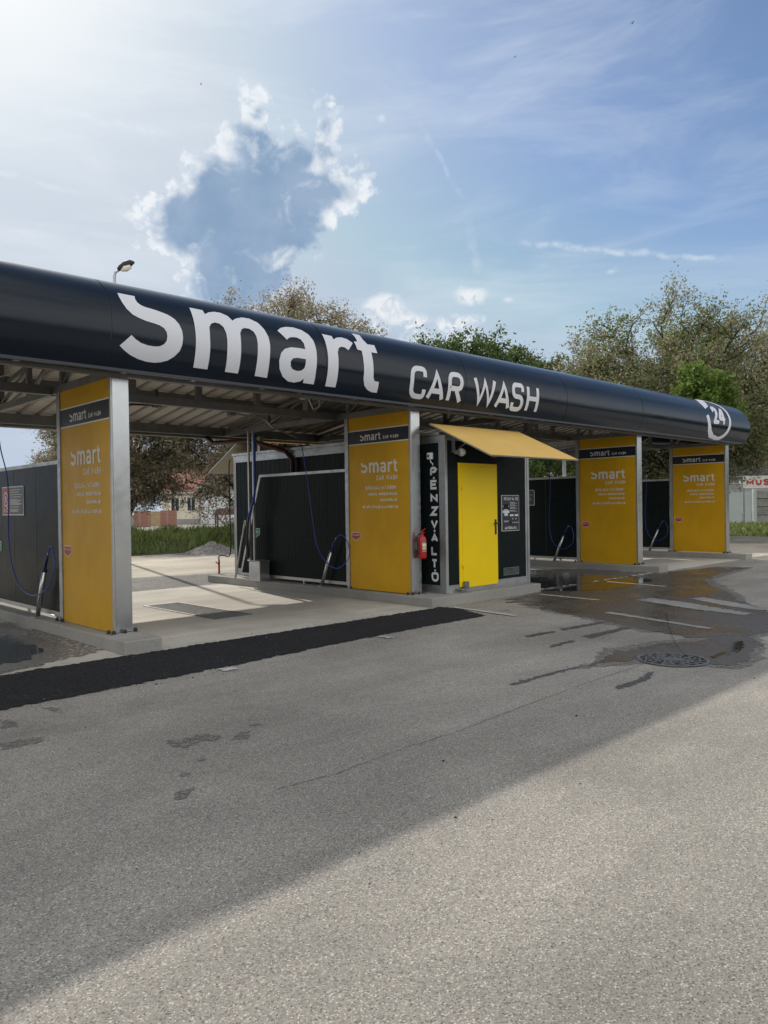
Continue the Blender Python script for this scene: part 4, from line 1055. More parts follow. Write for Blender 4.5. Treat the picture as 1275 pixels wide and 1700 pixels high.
# ------------------------------------------------------------------ kiosk
KX0, KX1, KY0, KY1, KZ = 9.27, 11.59, 8.17, 14.4, 2.75
kio = empty('money_changer_kiosk', (10.4, 8.17, 0.15), 'dark steel-clad kiosk with yellow door and slanted yellow awning', 'kiosk')
b = MB(); b.box(KX0 + .012, KX1 - .012, KY0 + .012, KY1 - .012, 0.152, KZ - .01); kw = b.build('wall', M['sandwich'], kio)
b = MB()
y = KY0 + .2
while y < KY1: b.box(KX0 + .0085, KX0 + .0115, y, y + .02, .3, 2.62); y += 0.16
b.build('wall_grooves', M['sandwich'], kw)
for nm, x0, x1, y0, y1 in (('corner_post', KX0, KX0 + .06, KY0, KY0 + .14), ('corner_post', KX1 - .12, KX1, KY0, KY0 + .06), ('corner_post', KX0, KX0 + .06, KY1 - .1, KY1), ('corner_post', KX1 - .06, KX1, KY1 - .1, KY1)):
    b = MB(); b.box(x0, x1, y0, y1, .1515, KZ); b.build(nm, M['galv'], kio, bevel=.006)
b = MB(); b.box(KX1 - .075, KX1 - .068, KY0 - .003, KY0 + .001, .16, KZ - .02); b.build('post_joint', M['rubber'], kio)
b = MB(); b.box(KX0 + .061, KX1 - .121, KY0 + .004, KY0 + .05, .1515, .285); b.box(KX0 + .004, KX0 + .05, KY0 + .141, KY1 - .101, .1515, .285); b.box(KX0 + .061, 11.46, KY0 - .002, KY0 + .003, .268, .283)
b.build('base_rail', M['galv'], kio)
b = MB(); b.box(KX0 + .004, KX0 + .05, KY0 + .141, KY1 - .101, 2.625, KZ - .004); b.box(KX0 + .061, KX1 - .121, KY0 + .004, KY0 + .05, 2.66, KZ - .004)
b.build('top_rail', M['galv'], kio)
b = MB(); b.box(KX0 - .02, KX1 + .02, KY0 + .1, KY1 + .02, KZ + .001, KZ + .05); b.build('roof', M['galv'], kio)
b = MB(); b.box(9.24, 9.269, 10.55, 14.3, 2.60, 2.70); b.build('roof_flashing', M['galv'], kio)
# yellow door
DX0, DX1, DZ0, DZ1 = 9.60, 10.63, 0.235, 2.30
b = MB(); b.box(DX0, DX1, KY0 - .006, KY0 + .03, DZ0, DZ1); dr = b.build('door', M['door'], kio, bevel=.004)
b = MB(); b.box(DX0 + .075, DX1 - .03, KY0 - .016, KY0 - .0065, DZ0 - .015, DZ1 - .05); b.build('door_leaf', M['door'], dr, bevel=.004)
for z in (.55, 1.85): b = MB(); b.tube([(DX0 + .068, KY0 - .016, z), (DX0 + .068, KY0 - .016, z + .09)], .01, 8); b.build('hinge', M['door'], dr)
b = MB(); b.box(10.535, 10.575, KY0 - .026, KY0 - .0165, 1.08, 1.34); b.tube([(10.555, KY0 - .026, 1.27), (10.555, KY0 - .07, 1.27), (10.44, KY0 - .075, 1.272)], .010, 8); b.box(10.548, 10.64, KY0 - .030, KY0 - .020, 1.262, 1.282)
b.build('handle', M['black'], dr)
b = MB(); b.box(9.66, 9.76, KY0 - .07, KY0 - .017, .20, .33); b.tube([(9.68, KY0 - .05, .2), (9.56, KY0 - .05, .2)], .02, 8); b.lathe((9.55, KY0 - .055, .2), [(.03, -.02), (.03, .02)], 10, 'x')
b.build('door_stop', M['iron'], dr, bevel=.003)
# money changer sign
f = lambda a, c, l: (a, KY0 + .004 - l, c)
b = MB(); b.box(10.755, 11.265, KY0 - .004, KY0 + .010, 1.125, 1.76); sg = b.build('instruction_sign', M['grey_vinyl'], kio)
b = MB(); b.box(10.763, 11.257, KY0 - .0052, KY0 - .0042, 1.133, 1.752); b.build('sign_face', M['navy'], sg)
f = lambda a, c, l: (a, KY0 - .0055 - l, c)
for gr in (text_polys('PÉNZVÁLTÓ', 10.82, 1.668, .055, .012, width=.40), text_polys('AUTOMATA', 10.83, 1.152, .055, .012, width=.35)): letter_mesh(gr, f, .001).build('sign_lettering', M['white_vinyl'], sg)
b = MB()
def rc(x0, x1, z0, z1, l=.0012): b.add([f(x0, z0, l), f(x1, z0, l), f(x1, z1, l), f(x0, z1, l)], [(0, 1, 2, 3)])
rc(10.775, 10.975, 1.445, 1.49); rc(10.825, 10.925, 1.395, 1.444); rc(10.82, 10.93, 1.495, 1.51)
rc(10.99, 11.095, 1.385, 1.42); rc(11.13, 11.235, 1.385, 1.42); rc(11.06, 11.085, 1.33, 1.35); rc(11.15, 11.175, 1.33, 1.35); rc(11.05, 11.25, 1.27, 1.278)
rc(10.78, 10.80, 1.555, 1.572); rc(10.945, 10.965, 1.555, 1.572)
for z in (1.625, 1.58, 1.535, 1.485): rc(11.0, 11.025, z, z + .014); rc(11.03, 11.14, z + .003, z + .010); rc(11.0, 11.20, z - .014, z - .009)
b.build('sign_symbols', M['white_vinyl'], sg)
b = MB(); b.box(10.81, 10.945, KY0 - .0105, KY0 - .0062, 1.52, 1.60); b.build('note_slot', M['hole'], sg); b = MB(); b.box(10.985, 11.03, KY0 - .009, KY0 - .0062, 1.25, 1.29)
b.build('coin_slot', M['hole'], sg)
g3 = []
for q in 'Smart':
    ref = LOGO[q][0]; g3 += logo_polys([q], 10.81 + (ref[0] - 3.776) * 0.033, 1.285 + (ref[1] + .324) * 0.033, 0.033, ref)
letter_mesh(g3, f, .001).build('sign_logo', M['white_vinyl'], sg)
b = MB(); b.box(10.79, 11.24, KY0 + .0, KY0 + .0105, .345, .475); vt = b.build('vent_grille', M['sandwich'], kio)
b = MB()
for z in (.345, .465): b.box(10.79, 11.24, KY0 - .003, KY0 - .0005, z, z + .008)
for x in (10.79, 11.232): b.box(x, x + .008, KY0 - .003, KY0 - .0005, .354, .464)
for j in range(5): b.box(10.81, 11.22, KY0 - .002, KY0 - .0005, .368 + j * .019, .373 + j * .019)
b.build('vent_slats', M['galv'], vt)
# vertical lettering on the side
fs_ = lambda a, c, l: (KX0 + .0075 - l, 8.515 - a, c)
for i, ch in enumerate('PÉNZVÁLTÓ'):
    z = 2.08 - i * 0.2175; w = .158 if ch not in 'PLT' else .14
    letter_mesh(glyph_polys(ch, .01, z, w, .157, .039), fs_, .001).build('letter', M['white_vinyl'], kio)
b = MB(); b.box(KX0 - .045, KX0 + .008, 8.43, 8.53, 2.36, 2.47); cm = b.build('camera_box', M['white'], kio, bevel=.008)
b = MB(); b.lathe((KX0 - .047, 8.495, 2.415), [(.022, 0), (.022, .004)], 14, 'x'); b.build('lens', M['black'], cm)
b = MB(); b.tube(smooth([(KX0 - .02, 8.47, 2.36), (KX0 - .02, 8.46, 2.31), (KX0 - .01, 8.43, 2.29), (KX0 + .0, 8.44, 2.26)], 5), .009, 6); b.build('camera_cable', M['white'], cm)
# bulkhead lamp
b = MB(); b.box(9.44, 9.46, KY0 - .06, KY0 + .0, 2.46, 2.74); b.box(9.43, 9.53, KY0 - .12, KY0 - .06, 2.43, 2.49); lp = b.build('lamp_arm', M['galv'], kio)
b = MB(); b.lathe((9.55, KY0 - .10, 2.465), [(.03, -.03), (.062, -.01), (.068, .03), (.05, .07), (.015, .09)], 16, 'x'); b.build('lamp_globe', M['white'], lp)


def awning(x0, x1, yt, zt, yb, zb, parent, flip):
    d = Vector((0, yb - yt, zb - zt)).normalized(); n = Vector((0, -d.z, d.y)) if not flip else Vector((0, d.z, -d.y))
    if n.z < 0: n = -n
    def slab(e0, e1, t0, t1):
        P = [Vector((x, y, z)) for (x, y, z) in ((x0 + e0, yt, zt), (x1 - e0, yt, zt), (x1 - e0, yb, zb), (x0 + e0, yb, zb))]
        P[2] -= d * e0; P[3] -= d * e0; P[0] += d * e0; P[1] += d * e0
        return [p + n * t0 for p in P] + [p + n * t1 for p in P], [(3, 2, 1, 0), (4, 5, 6, 7), (0, 1, 5, 4), (1, 2, 6, 5), (2, 3, 7, 6), (3, 0, 4, 7)]
    b = MB(); b.add(*slab(0, 0, -.012, .006)); fr = b.build('awning_frame', M['galv'], parent)
    b = MB(); b.add(*slab(.008, 0, .0065, .012)); b.build('awning', M['awning'], parent)
    b = MB(); b.add(*slab(.02, 0, -.018, -.0125)); b.build('awning_lining', M['awning_under'], parent)
    b = MB()
    for x in (x0 + .35, x1 - .45):
        yw = KY0 if not flip else KY1; t = (yw - yt) / (yb - yt)
        b.tube([(x, yw - (.01 if not flip else -.01), 2.50), (x, yt + (yb - yt) * .45, zt + (zb - zt) * .45 - .02)], .010, 8)
        b.tube([(x, yw + (.12 if not flip else -.12), 2.80), (x, yw + (.12 if not flip else -.12), zt + (zb - zt) * t + .02)], .016, 8)
    b.build('awning_bracket', M['galv'], parent)
awning(9.20, 11.67, 8.45, 2.94, 7.18, 2.35, kio, False)
awning(9.20, 11.67, 14.15, 3.02, 15.35, 2.42, kio, True)
b = MB(); b.box(9.38, 9.45, 7.24, 7.30, 2.335, 2.362); b.build('red_clip', M['red'], kio)
b = MB(); b.tube(smooth([(9.22, 14.44, 2.68), (9.20, 14.46, 2.5), (9.20, 14.46, 1.5), (9.20, 14.46, .62), (9.12, 14.62, .56), (9.05, 14.68, .55), (9.04, 14.68, .45)], 4), .014, 8); pp = b.build('water_pipe', M['rubber'], kio)
b = MB(); b.tube([(9.04, 14.68, .45), (9.04, 14.68, .0)], .022, 8); b.tube([(9.04, 14.68, .36), (8.96, 14.68, .42)], .012, 8); b.build('tap', M['red'], pp)

# fire extinguisher hung on the pillar side
ex = empty('fire_extinguisher', (8.97, 8.44, 0.72), 'red fire extinguisher hung between the yellow pillar and the kiosk', 'fire extinguisher')
c = (8.985, 8.44, 0.74)
b = MB(); b.lathe(c, [(.060, 0), (.072, .012), (.074, .03), (.074, .30), (.068, .335), (.045, .365), (.024, .38), (.022, .40)], 24); bd = b.build('cylinder', M['red'], ex)
b = MB()
for i in range(8):
    t0, t1 = R(228 + i * 9), R(228 + (i + 1) * 9)
    for z0, z1, mt in ((.12, .27, 0), (.165, .205, 1), (.25, .265, 2), (.13, .15, 2)):
        rr_ = .0748 if mt == 0 else .0754
        b.cur = mt
        b.add([(c[0] + rr_ * math.cos(t) , c[1] + rr_ * math.sin(t), c[2] + z) for t, z in ((t0, z0), (t1, z0), (t1, z1), (t0, z1))], [(0, 1, 2, 3)])
b.build('instruction_label', [M['white_vinyl'], M['yellow_sticker'], M['sign_dark']], bd)
b = MB(); b.box(c[0] - .018, c[0] + .018, c[1] - .02, c[1] + .02, c[2] + .385, c[2] + .43); b.bar((c[0] - .02, c[1], c[2] + .43), (c[0] + .085, c[1], c[2] + .485), .02, .008); b.bar((c[0] - .02, c[1], c[2] + .415), (c[0] + .075, c[1], c[2] + .42), .02, .008)
b.build('valve_handle', M['red'], ex)
b = MB(); b.tube(smooth([(c[0] - .01, c[1], c[2] + .40), (c[0] - .085, c[1], c[2] + .385), (c[0] - .105, c[1], c[2] + .30), (c[0] - .095, c[1], c[2] + .15), (c[0] - .085, c[1], c[2] + .06)], 6), .011, 8); b.build('discharge_hose', M['rubber'], ex)
b = MB(); b.box(8.95, 9.02, 8.505, 8.539, .88, 1.0); b.build('wall_bracket', M['iron'], ex)

# ------------------------------------------------------------------ drain and manhole
dg = empty('drain_grate', (6.12, 10.65, 0.0), 'long grey drain grating in the concrete floor of the open bay', 'drain grate')
b = MB(); b.box(5.82, 6.42, 9.55, 11.75, 0.0062, .0075); b.build('grate_bed', M['gravel'], dg)
b = MB()
x = 5.86
while x < 6.40: b.box(x, x + .008, 9.58, 11.72, .0076, .0125); x += .034
y = 9.6
while y < 11.72: b.box(5.85, 6.39, y, y + .006, .0126, .0150); y += .04
b.build('grate_bars', M['iron'], dg)
b = MB(); b.box(5.80, 5.83, 9.53, 11.77, .0062, .016); b.box(6.41, 6.44, 9.53, 11.77, .0062, .016); b.box(5.831, 6.409, 9.53, 9.56, .0062, .016); b.box(5.831, 6.409, 11.74, 11.77, .0062, .016)
b.build('grate_frame', M['truss'], dg)

mh = empty('manhole_cover', (7.38, 3.49, 0.0), 'round patterned cast-iron manhole cover at the edge of the wet asphalt', 'manhole cover')
cx, cy = 7.38, 3.49
b = MB(); b.lathe((cx, cy, 0), [(.34, .0078), (.34, .0095)], 48); b.build('cover_plate', M['hole'], mh)
b = MB()
for r0, r1, k in ((.315, .345, 48), (.25, .268, 40), (.18, .198, 32), (.10, .118, 24), (.0, .035, 12)):
    for i in range(k):
        if r0 not in (.315, .0) and i % 4 == 3: continue
        t0, t1 = 2 * math.pi * i / k, 2 * math.pi * (i + 1) / k
        P = [(cx + q * math.cos(t), cy + q * math.sin(t)) for q, t in ((r0, t0), (r1, t0), (r1, t1), (r0, t1))]
        b.add([(*p, z) for z in (.0096, .016) for p in P], [(4, 5, 6, 7), (0, 1, 5, 4), (1, 2, 6, 5), (2, 3, 7, 6), (3, 0, 4, 7)])
for i in range(16):
    t = 2 * math.pi * i / 16 + .1
    for q0, q1 in ((.04, .095), (.125, .175), (.205, .245), (.275, .31)):
        tt = t + q0 * 1.4
        b.bar((cx + q0 * math.cos(tt), cy + q0 * math.sin(tt), .0125), (cx + q1 * math.cos(tt + .1), cy + q1 * math.sin(tt + .1), .0125), .017, .0055)
b.build('cover_pattern', M['iron'], mh)

# ------------------------------------------------------------------ street lamp behind the roof
sl = empty('street_lamp', (10.64, 23.16, 0), 'thin street lamp with a hooded head rising above the canopy roof', 'street lamp')
b = MB(); b.tube([(10.64, 23.16, 0), (10.64, 23.16, 5), (10.64, 23.16, 9.0), (10.66, 23.14, 9.12), (10.76, 23.05, 9.2)], [.09, .065, .045, .04, .035], 12); b.build('pole', M['galv'], sl)
b = MB(); b.tube([(10.72, 23.08, 9.20), (10.78, 23.03, 9.26), (10.9, 22.92, 9.36), (11.02, 22.8, 9.42), (11.1, 22.72, 9.43)], [.05, .09, .12, .10, .03], 14); b.build('lamp_head', M['rubber'], sl)
b = MB(); b.tube([(10.80, 23.02, 9.19), (10.9, 22.93, 9.26), (11.02, 22.81, 9.33)], [.05, .12, .08], 12); b.build('lamp_glass', M['grey_vinyl'], sl)

# ------------------------------------------------------------------ trees
def make_tree(name, base, H_, crown, seed, mat, nl=8, n2=7, n3=6, leaves=46, leaf=0.11, label='', cat='tree', group=None, trunk=.2, spread=.5, fork=.28, low=0.0):
    rnd = random.Random(seed); rs = np.random.RandomState(seed)
    bx, by = base; rx, rz, cz = crown
    k = empty(name, (bx, by, 0), label, cat, group)
    tb = MB()
    lean = (rnd.uniform(-.03, .03) * H_, rnd.uniform(-.03, .03) * H_)
    top = Vector((bx + lean[0], by + lean[1], H_ * .72))
    tp = [Vector((bx, by, -0.05)), Vector((bx + lean[0] * .2, by + lean[1] * .2, H_ * .15)), Vector((bx + lean[0] * .5, by + lean[1] * .5, H_ * .4)), top]
    tb.tube(smooth(tp, 4), [trunk * (1 - .75 * i / 12) * (1.35 if i == 0 else 1) for i in range(13)], 9)
    twigs = []
    def rp(shell=True):
        while True:
            v = Vector((rnd.gauss(0, 1), rnd.gauss(0, 1), rnd.gauss(0, 1)))
            if v.length > .1: break
        v.normalize(); v.z = v.z * .8 + .2
        r = rnd.uniform(.72, 1.0) if shell else rnd.uniform(.3, .9)
        return Vector((bx + lean[0] + v.x * rx * r, by + lean[1] + v.y * rx * r, max(low + .5, cz + v.z * rz * r)))
    L1 = []
    for i in range(nl):
        a = 2.39996 * i + rnd.random() * .5
        e = -.45 + 1.42 * ((i + .5) / nl) + rnd.uniform(-.08, .08)
        rr_ = math.sqrt(max(.05, 1 - min(1, e * e))) * rnd.uniform(.62, .88)
        tgt = Vector((bx + lean[0] + math.cos(a) * rx * rr_, by + lean[1] + math.sin(a) * rx * rr_, cz + e * rz * .82))
        s_ = rnd.uniform(fork, .8); st = tp[0].lerp(top, s_)
        mid = st.lerp(tgt, .5) + Vector((0, 0, abs(tgt.z - st.z) * .12 + .1))
        pts = smooth([st, mid, tgt], 4); r0 = trunk * (1 - .7 * s_) * .6
        tb.tube(pts, [r0 * (1 - .72 * j / (len(pts) - 1)) for j in range(len(pts))], 6); L1.append((pts, r0))
    for pts, r0 in L1:
        for j in range(n2):
            st = pts[rnd.randrange(2, len(pts))]
            o = Vector((rnd.gauss(0, 1), rnd.gauss(0, 1), rnd.gauss(.25, .8))).normalized()
            out = (st - Vector((bx, by, cz))); out = out.normalized() if out.length > .1 else Vector((0, 0, 1))
            tgt = st + (o + out * .7).normalized() * rnd.uniform(.35, .75) * rx * spread
            q = smooth([st, st.lerp(tgt, .5) + Vector((rnd.gauss(0, .12), rnd.gauss(0, .12), rnd.gauss(0.08, .12))), tgt], 3)
            tb.tube(q, [r0 * .35 * (1 - .7 * i / (len(q) - 1)) for i in range(len(q))], 4, cap=False)
            for m_ in range(n3):
                s2 = q[rnd.randrange(1, len(q))]
                o2 = (Vector((rnd.gauss(0, 1), rnd.gauss(0, 1), rnd.gauss(.3, .8))).normalized() + out * .5).normalized()
                e2 = s2 + o2 * rnd.uniform(.3, .9) * (rx * .18 + .25)
                tb.tube([s2, s2.lerp(e2, .5) + Vector((rnd.gauss(0, .03), rnd.gauss(0, .03), .03)), e2], [.012, .009, .004], 3, cap=False)
                twigs.append((s2, e2))
    tb.build('trunk', M['bark'], k)
    T = np.array([[*a, *b_] for a, b_ in twigs]); n = len(T) * leaves
    idx = np.repeat(np.arange(len(T)), leaves); t = rs.rand(n)[:, None] ** .7 * 1.12
    P = T[idx, :3] * (1 - t) + T[idx, 3:] * t + rs.normal(0, 1, (n, 3)) * (.05 + .10 * rs.rand(n)[:, None]) * (1 + rx * .12)
    A = rs.normal(0, 1, (n, 3)); A /= np.linalg.norm(A, axis=1)[:, None]
    B = rs.normal(0, 1, (n, 3)); B -= A * (A * B).sum(1)[:, None]; B /= np.linalg.norm(B, axis=1)[:, None]
    s_ = leaf * (.5 + .8 * rs.rand(n))[:, None]; A *= s_; B *= s_ * .5
    V = np.stack([P - A, P + B * .9, P + A, P - B * .9], 1).reshape(-1, 3) - np.array([bx, by, 0])
    me = bpy.data.meshes.new('crown'); me.vertices.add(4 * n); me.vertices.foreach_set('co', V.ravel())
    me.loops.add(4 * n); me.loops.foreach_set('vertex_index', np.arange(4 * n)); me.polygons.add(n)
    me.polygons.foreach_set('loop_start', np.arange(0, 4 * n, 4)); me.polygons.foreach_set('loop_total', np.full(n, 4))
    me.materials.append(M[mat]); me.update(); me.validate()
    o = bpy.data.objects.new('crown', me); col.objects.link(o); o.parent = k
    return k


TG = 'trees behind the car wash'
make_tree('tree', (21.9, 29.2), 11.6, (5.9, 4.4, 7.25), 11, 'leaf_brown', 38, 9, 7, 46, .07, 'brownish half-bare tree whose top shows above the Smart lettering', group=TG, trunk=.22, spread=.36)
make_tree('tree', (22.9, 33.5), 8.6, (5.8, 4.3, 4.6), 42, 'leaf_brown', 28, 9, 7, 56, .062, 'airy brown tree with low hanging twigs in front of the cream house', group=TG, trunk=.16, fork=.15)
make_tree('tree', (16.95, 36.2), 8.2, (4.3, 4.5, 4.7), 12, 'leaf_brown', 26, 9, 7, 56, .07, 'brown spring tree seen through the open bay before the cream house', group=TG, trunk=.26, fork=.15)
make_tree('tree', (27.7, 23.1), 9.0, (4.8, 3.7, 6.0), 27, 'leaf_green', 30, 9, 7, 80, .09, 'dense green tree behind the middle of the canopy', group=TG, trunk=.2, spread=.36)
make_tree('tree', (32.0, 19.4), 8.4, (3.4, 3.6, 5.0), 23, 'leaf_mixed', 22, 8, 7, 44, .07, 'pale thin tree just left of the big right tree', group=TG, trunk=.15)
make_tree('tree', (33.0, 15.4), 9.9, (6.4, 4.7, 5.35), 31, 'leaf_mixed', 52, 9, 7, 42, .07, 'big spreading half-green tree above the right end of the canopy', group=TG, trunk=.30, fork=.2, spread=.34)
make_tree('tree', (27.0, 11.9), 6.2, (1.15, 1.5, 4.75), 15, 'leaf_bright', 10, 8, 6, 60, .08, 'small bright green tree just behind the right end of the fascia', group=TG, trunk=.10)
make_tree('tree', (60.5, 19.5), 13.0, (7.0, 5.6, 8.4), 16, 'leaf_brown', 18, 9, 7, 60, .09, 'brown leafless-looking tree at the right edge over the tiled house', group=TG, trunk=.24, fork=.15)
make_tree('bush', (25.2, 17.0), 3.6, (1.3, 1.3, 2.4), 17, 'leaf_green', 8, 7, 6, 50, .07, 'green bush showing below the right end of the awning', 'bush', trunk=.05, fork=.05)

# distant belt of trees round the far side of the lot (mirrored in the fascia)
def belt():
    rs = np.random.RandomState(77); n = 26000
    az_ = R(80) + rs.rand(n) * R(215); prof = np.array([6.5 + 3.5 * math.sin(a * 9) * math.sin(a * 23 + 1) + 2 * math.sin(a * 41) for a in az_])
    rr_ = 88 + rs.normal(0, 3, n); z_ = prof * rs.rand(n) ** .8
    P = np.stack([np.sin(az_) * rr_, np.cos(az_) * rr_, z_], 1)
    A = rs.normal(0, 1, (n, 3)); A /= np.linalg.norm(A, axis=1)[:, None]; B = rs.normal(0, 1, (n, 3)); B -= A * (A * B).sum(1)[:, None]; B /= np.linalg.norm(B, axis=1)[:, None]
    A *= .75; B *= .6
    V = np.stack([P - A, P + B, P + A, P - B], 1).reshape(-1, 3)
    me = bpy.data.meshes.new('far_wood'); me.vertices.add(4 * n); me.vertices.foreach_set('co', V.ravel()); me.loops.add(4 * n); me.loops.foreach_set('vertex_index', np.arange(4 * n))
    me.polygons.add(n); me.polygons.foreach_set('loop_start', np.arange(0, 4 * n, 4)); me.polygons.foreach_set('loop_total', np.full(n, 4)); me.materials.append(M['leaf_green']); me.update()
    o = bpy.data.objects.new('far_wood', me); col.objects.link(o); tag(o, 'far belt of dark green trees closing the horizon round the lot', 'wood', kind='stuff')
belt()

# ------------------------------------------------------------------ grass and weeds
def blades(name, n, region, hgt, seed, label, cat, mat='weed', zf=lambda x, y: 0.0, wid=.02, dens=None):
    rs = np.random.RandomState(seed); P = []
    while len(P) < n:
        x = region[0] + rs.rand() * (region[1] - region[0]); y = region[2] + rs.rand() * (region[3] - region[2])
        if dens and not dens(x, y, rs): continue
        P.append((x, y, zf(x, y)))
    P = np.array(P); h = hgt * (.35 + .9 * rs.rand(n) ** 1.5) * np.array([.75 + .9 * mn.noise(Vector((p_[0] * .9, p_[1] * .9, 7))) for p_ in P]); a = rs.rand(n) * 6.283; w_ = wid * (.6 + .8 * rs.rand(n))
    lean = rs.normal(0, .38, (n, 2)) * h[:, None]
    D = np.stack([np.cos(a) * w_, np.sin(a) * w_, 0 * a], 1)
    Mid = P + np.stack([lean[:, 0] * .35, lean[:, 1] * .35, h * .6], 1); Tp = P + np.stack([lean[:, 0], lean[:, 1], h], 1)
    V = np.stack([P - D, P + D, Mid + D * .7, Tp, Mid - D * .7], 1).reshape(-1, 3)
    me = bpy.data.meshes.new(name); me.vertices.add(5 * n); me.vertices.foreach_set('co', V.ravel())
    me.loops.add(5 * n); me.loops.foreach_set('vertex_index', np.arange(5 * n)); me.polygons.add(n)
    me.polygons.foreach_set('loop_start', np.arange(0, 5 * n, 5)); me.polygons.foreach_set('loop_total', np.full(n, 5))
    me.materials.append(M[mat]); me.update()
    o = bpy.data.objects.new(name, me); col.objects.link(o); return tag(o, label, cat, kind='stuff')


def bank_z(x, y):
    f = min(1, max(0, (y - 25.0) / 1.6)); e = min(1, max(0, (x - 2) / 3))
    return f * (0.38 + .18 * mn.noise(Vector((x * .35, y * .35, 1)))) * e
mb = MB(); nx, ny = 70, 22
vs = [(2 + 0.45 * i, 24.9 + .7 * j + (0.15 * mn.noise(Vector((i * .5, 0, 0))) if j == 0 else 0), bank_z(2 + .45 * i, 24.9 + .7 * j) + .006) for j in range(ny) for i in range(nx)]
mb.add(vs, [(j * nx + i, j * nx + i + 1, (j + 1) * nx + i + 1, (j + 1) * nx + i) for j in range(ny - 1) for i in range(nx - 1)], True)
tag(mb.build('grass_bank', M['soil']), kind='structure')
blades('weeds', 52000, (5, 24, 25.1, 33), .47, 5, 'tall green weeds growing on the bank beyond the yard', 'weeds', 'weed', bank_z, .011, lambda x, y, rs: rs.rand() < .35 + .65 * (mn.noise(Vector((x * .6, y * .6, 4))) > -.1))
sheet('verge', [(33.4, 14.6), (36, 5), (60, 5), (60, 40), (34, 40), (32.5, 22)], 0.03, M['soil'], .06, .5, 71)
blades('verge_grass', 16000, (33.2, 52, 8, 24), .26, 6, 'green grass verge in front of the concrete fence', 'grass', 'weed', lambda x, y: .02, .03, lambda x, y, rs: x > 33.4 + (14.6 - y) * .27)
mb = MB(); mb.box(33.0, 33.25, -8, 40, 0, 0.09); tag(mb.build('kerb', M['kerb']), kind='structure')
# gravel heap
mb = MB(); N = 36; vs = []
for j in range(N):
    for i in range(N):
        u, v = (i / (N - 1) - .5) * 2, (j / (N - 1) - .5) * 2; r = math.hypot(u, v)
        h_ = max(0, 1 - r) ** 1.1 * .42 * (1 + .5 * mn.noise(Vector((u * 3, v * 3, 2)))) + .05 * mn.noise(Vector((u * 12, v * 12, 5))) * (r < .95)
        vs.append((14.35 + u * 1.15, 23.7 + v * 1.0, max(0.0, h_) + .004))
mb.add(vs, [(j * N + i, j * N + i + 1, (j + 1) * N + i + 1, (j + 1) * N + i) for j in range(N - 1) for i in range(N - 1)])
tag(mb.build('gravel_heap', M['gravel']), 'low heap of grey gravel at the edge of the weedy bank', 'gravel heap', kind='stuff')


# ------------------------------------------------------------------ far buildings
def rot_build(k, ang): k.rotation_euler = (0, 0, ang)

def local_house(name, loc, ang, W, D_, He, Hr, wall, roof, label, wins=(), plinth=True, gable_mat=None, over=.35, cat='house'):
    """house in local axes: front along x (facing -y), ridge along x; gables at the x ends"""
    k = empty(name, loc, label, cat); OFF[k.name] = Vector((0, 0, 0))
    b = MB(); b.box(0, W, 0, D_, 0, He)
    b.add([(0, 0, He), (0, D_, He), (0, D_ / 2, Hr), (W, 0, He), (W, D_, He), (W, D_ / 2, Hr)], [(0, 1, 2), (5, 4, 3)])
    b.build('wall', M[wall], k)
    b = MB(); o_ = over; s_ = (Hr - He) / (D_ / 2)
    for sg_ in (0, 1):
        y0 = -o_ if sg_ == 0 else D_ + o_; z0 = He - o_ * s_
        P = [(-o_, y0, z0), (W + o_, y0, z0), (W + o_, D_ / 2, Hr), (-o_, D_ / 2, Hr)]
        b.add([(x, y, z + .02) for x, y, z in P] + [(x, y, z + .16) for x, y, z in P], [(0, 1, 2, 3), (7, 6, 5, 4), (0, 4, 5, 1), (1, 5, 6, 2), (2, 6, 7, 3), (3, 7, 4, 0)])
    rf_ = b.build('roof', M[roof], k)
    b = MB(); b.tube([(-o_, -o_ - .06, He - o_ * s_ + .03), (W + o_, -o_ - .06, He - o_ * s_ + .03)], .07, 8); b.build('gutter', M['gate'], rf_)
    if plinth:
        b = MB(); b.box(-.03, W + .03, -.03, D_ + .03, 0, .55); b.build('plinth', M['plinth'], k)
    for (side, p, z0, w_, h_) in wins:
        b = MB(); g_ = MB()
        if side == 'f':
            b.box(p, p + w_, -.05, -.003, z0, z0 + h_); g_.box(p + .08, p + w_ / 2 - .03, -.06, -.052, z0 + .08, z0 + h_ - .08); g_.box(p + w_ / 2 + .03, p + w_ - .08, -.06, -.052, z0 + .08, z0 + h_ - .08)
        else:
            b.box(-.05, -.003, p, p + w_, z0, z0 + h_); g_.box(-.06, -.052, p + .08, p + w_ / 2 - .03, z0 + .08, z0 + h_ - .08); g_.box(-.06, -.052, p + w_ / 2 + .03, p + w_ - .08, z0 + .08, z0 + h_ - .08)
        fr = b.build('window', M['white'], k); g_.build('pane', M['glass'], fr)
    rot_build(k, ang)
    return k


local_house('house', (38.9, 74.2, 0), R(-43), 3.9, 9.0, 3.5, 6.6, 'render_cream', 'tile_red', 'cream single-storey house with red tiled roof beyond the weedy bank', wins=(('f', .9, 1.35, .95, 1.5), ('f', 2.6, 1.35, .95, 1.5)))
local_house('outbuilding', (41.9, 71.6, 0), R(-43), 12.0, 8.0, 3.9, 5.2, 'render_white', 'tile_dark', 'long white windowless building joined right of the cream house', plinth=False, cat='building')
wn = empty('brick_fence', (31.6, 67.0, 0), 'low red brick wall with a tan wooden gate left of the cream house', 'fence')
dv = Vector((34.6 - 31.6, 63.7 - 67.0 + 0, 0)); 
def along(P, Q, s0, s1, z0, z1, th=.2):
    P, Q = Vector(P), Vector(Q); b = MB(); b.bar(P.lerp(Q, s0) + Vector((0, 0, (z0 + z1) / 2)), P.lerp(Q, s1) + Vector((0, 0, (z0 + z1) / 2)), th, z1 - z0); return b
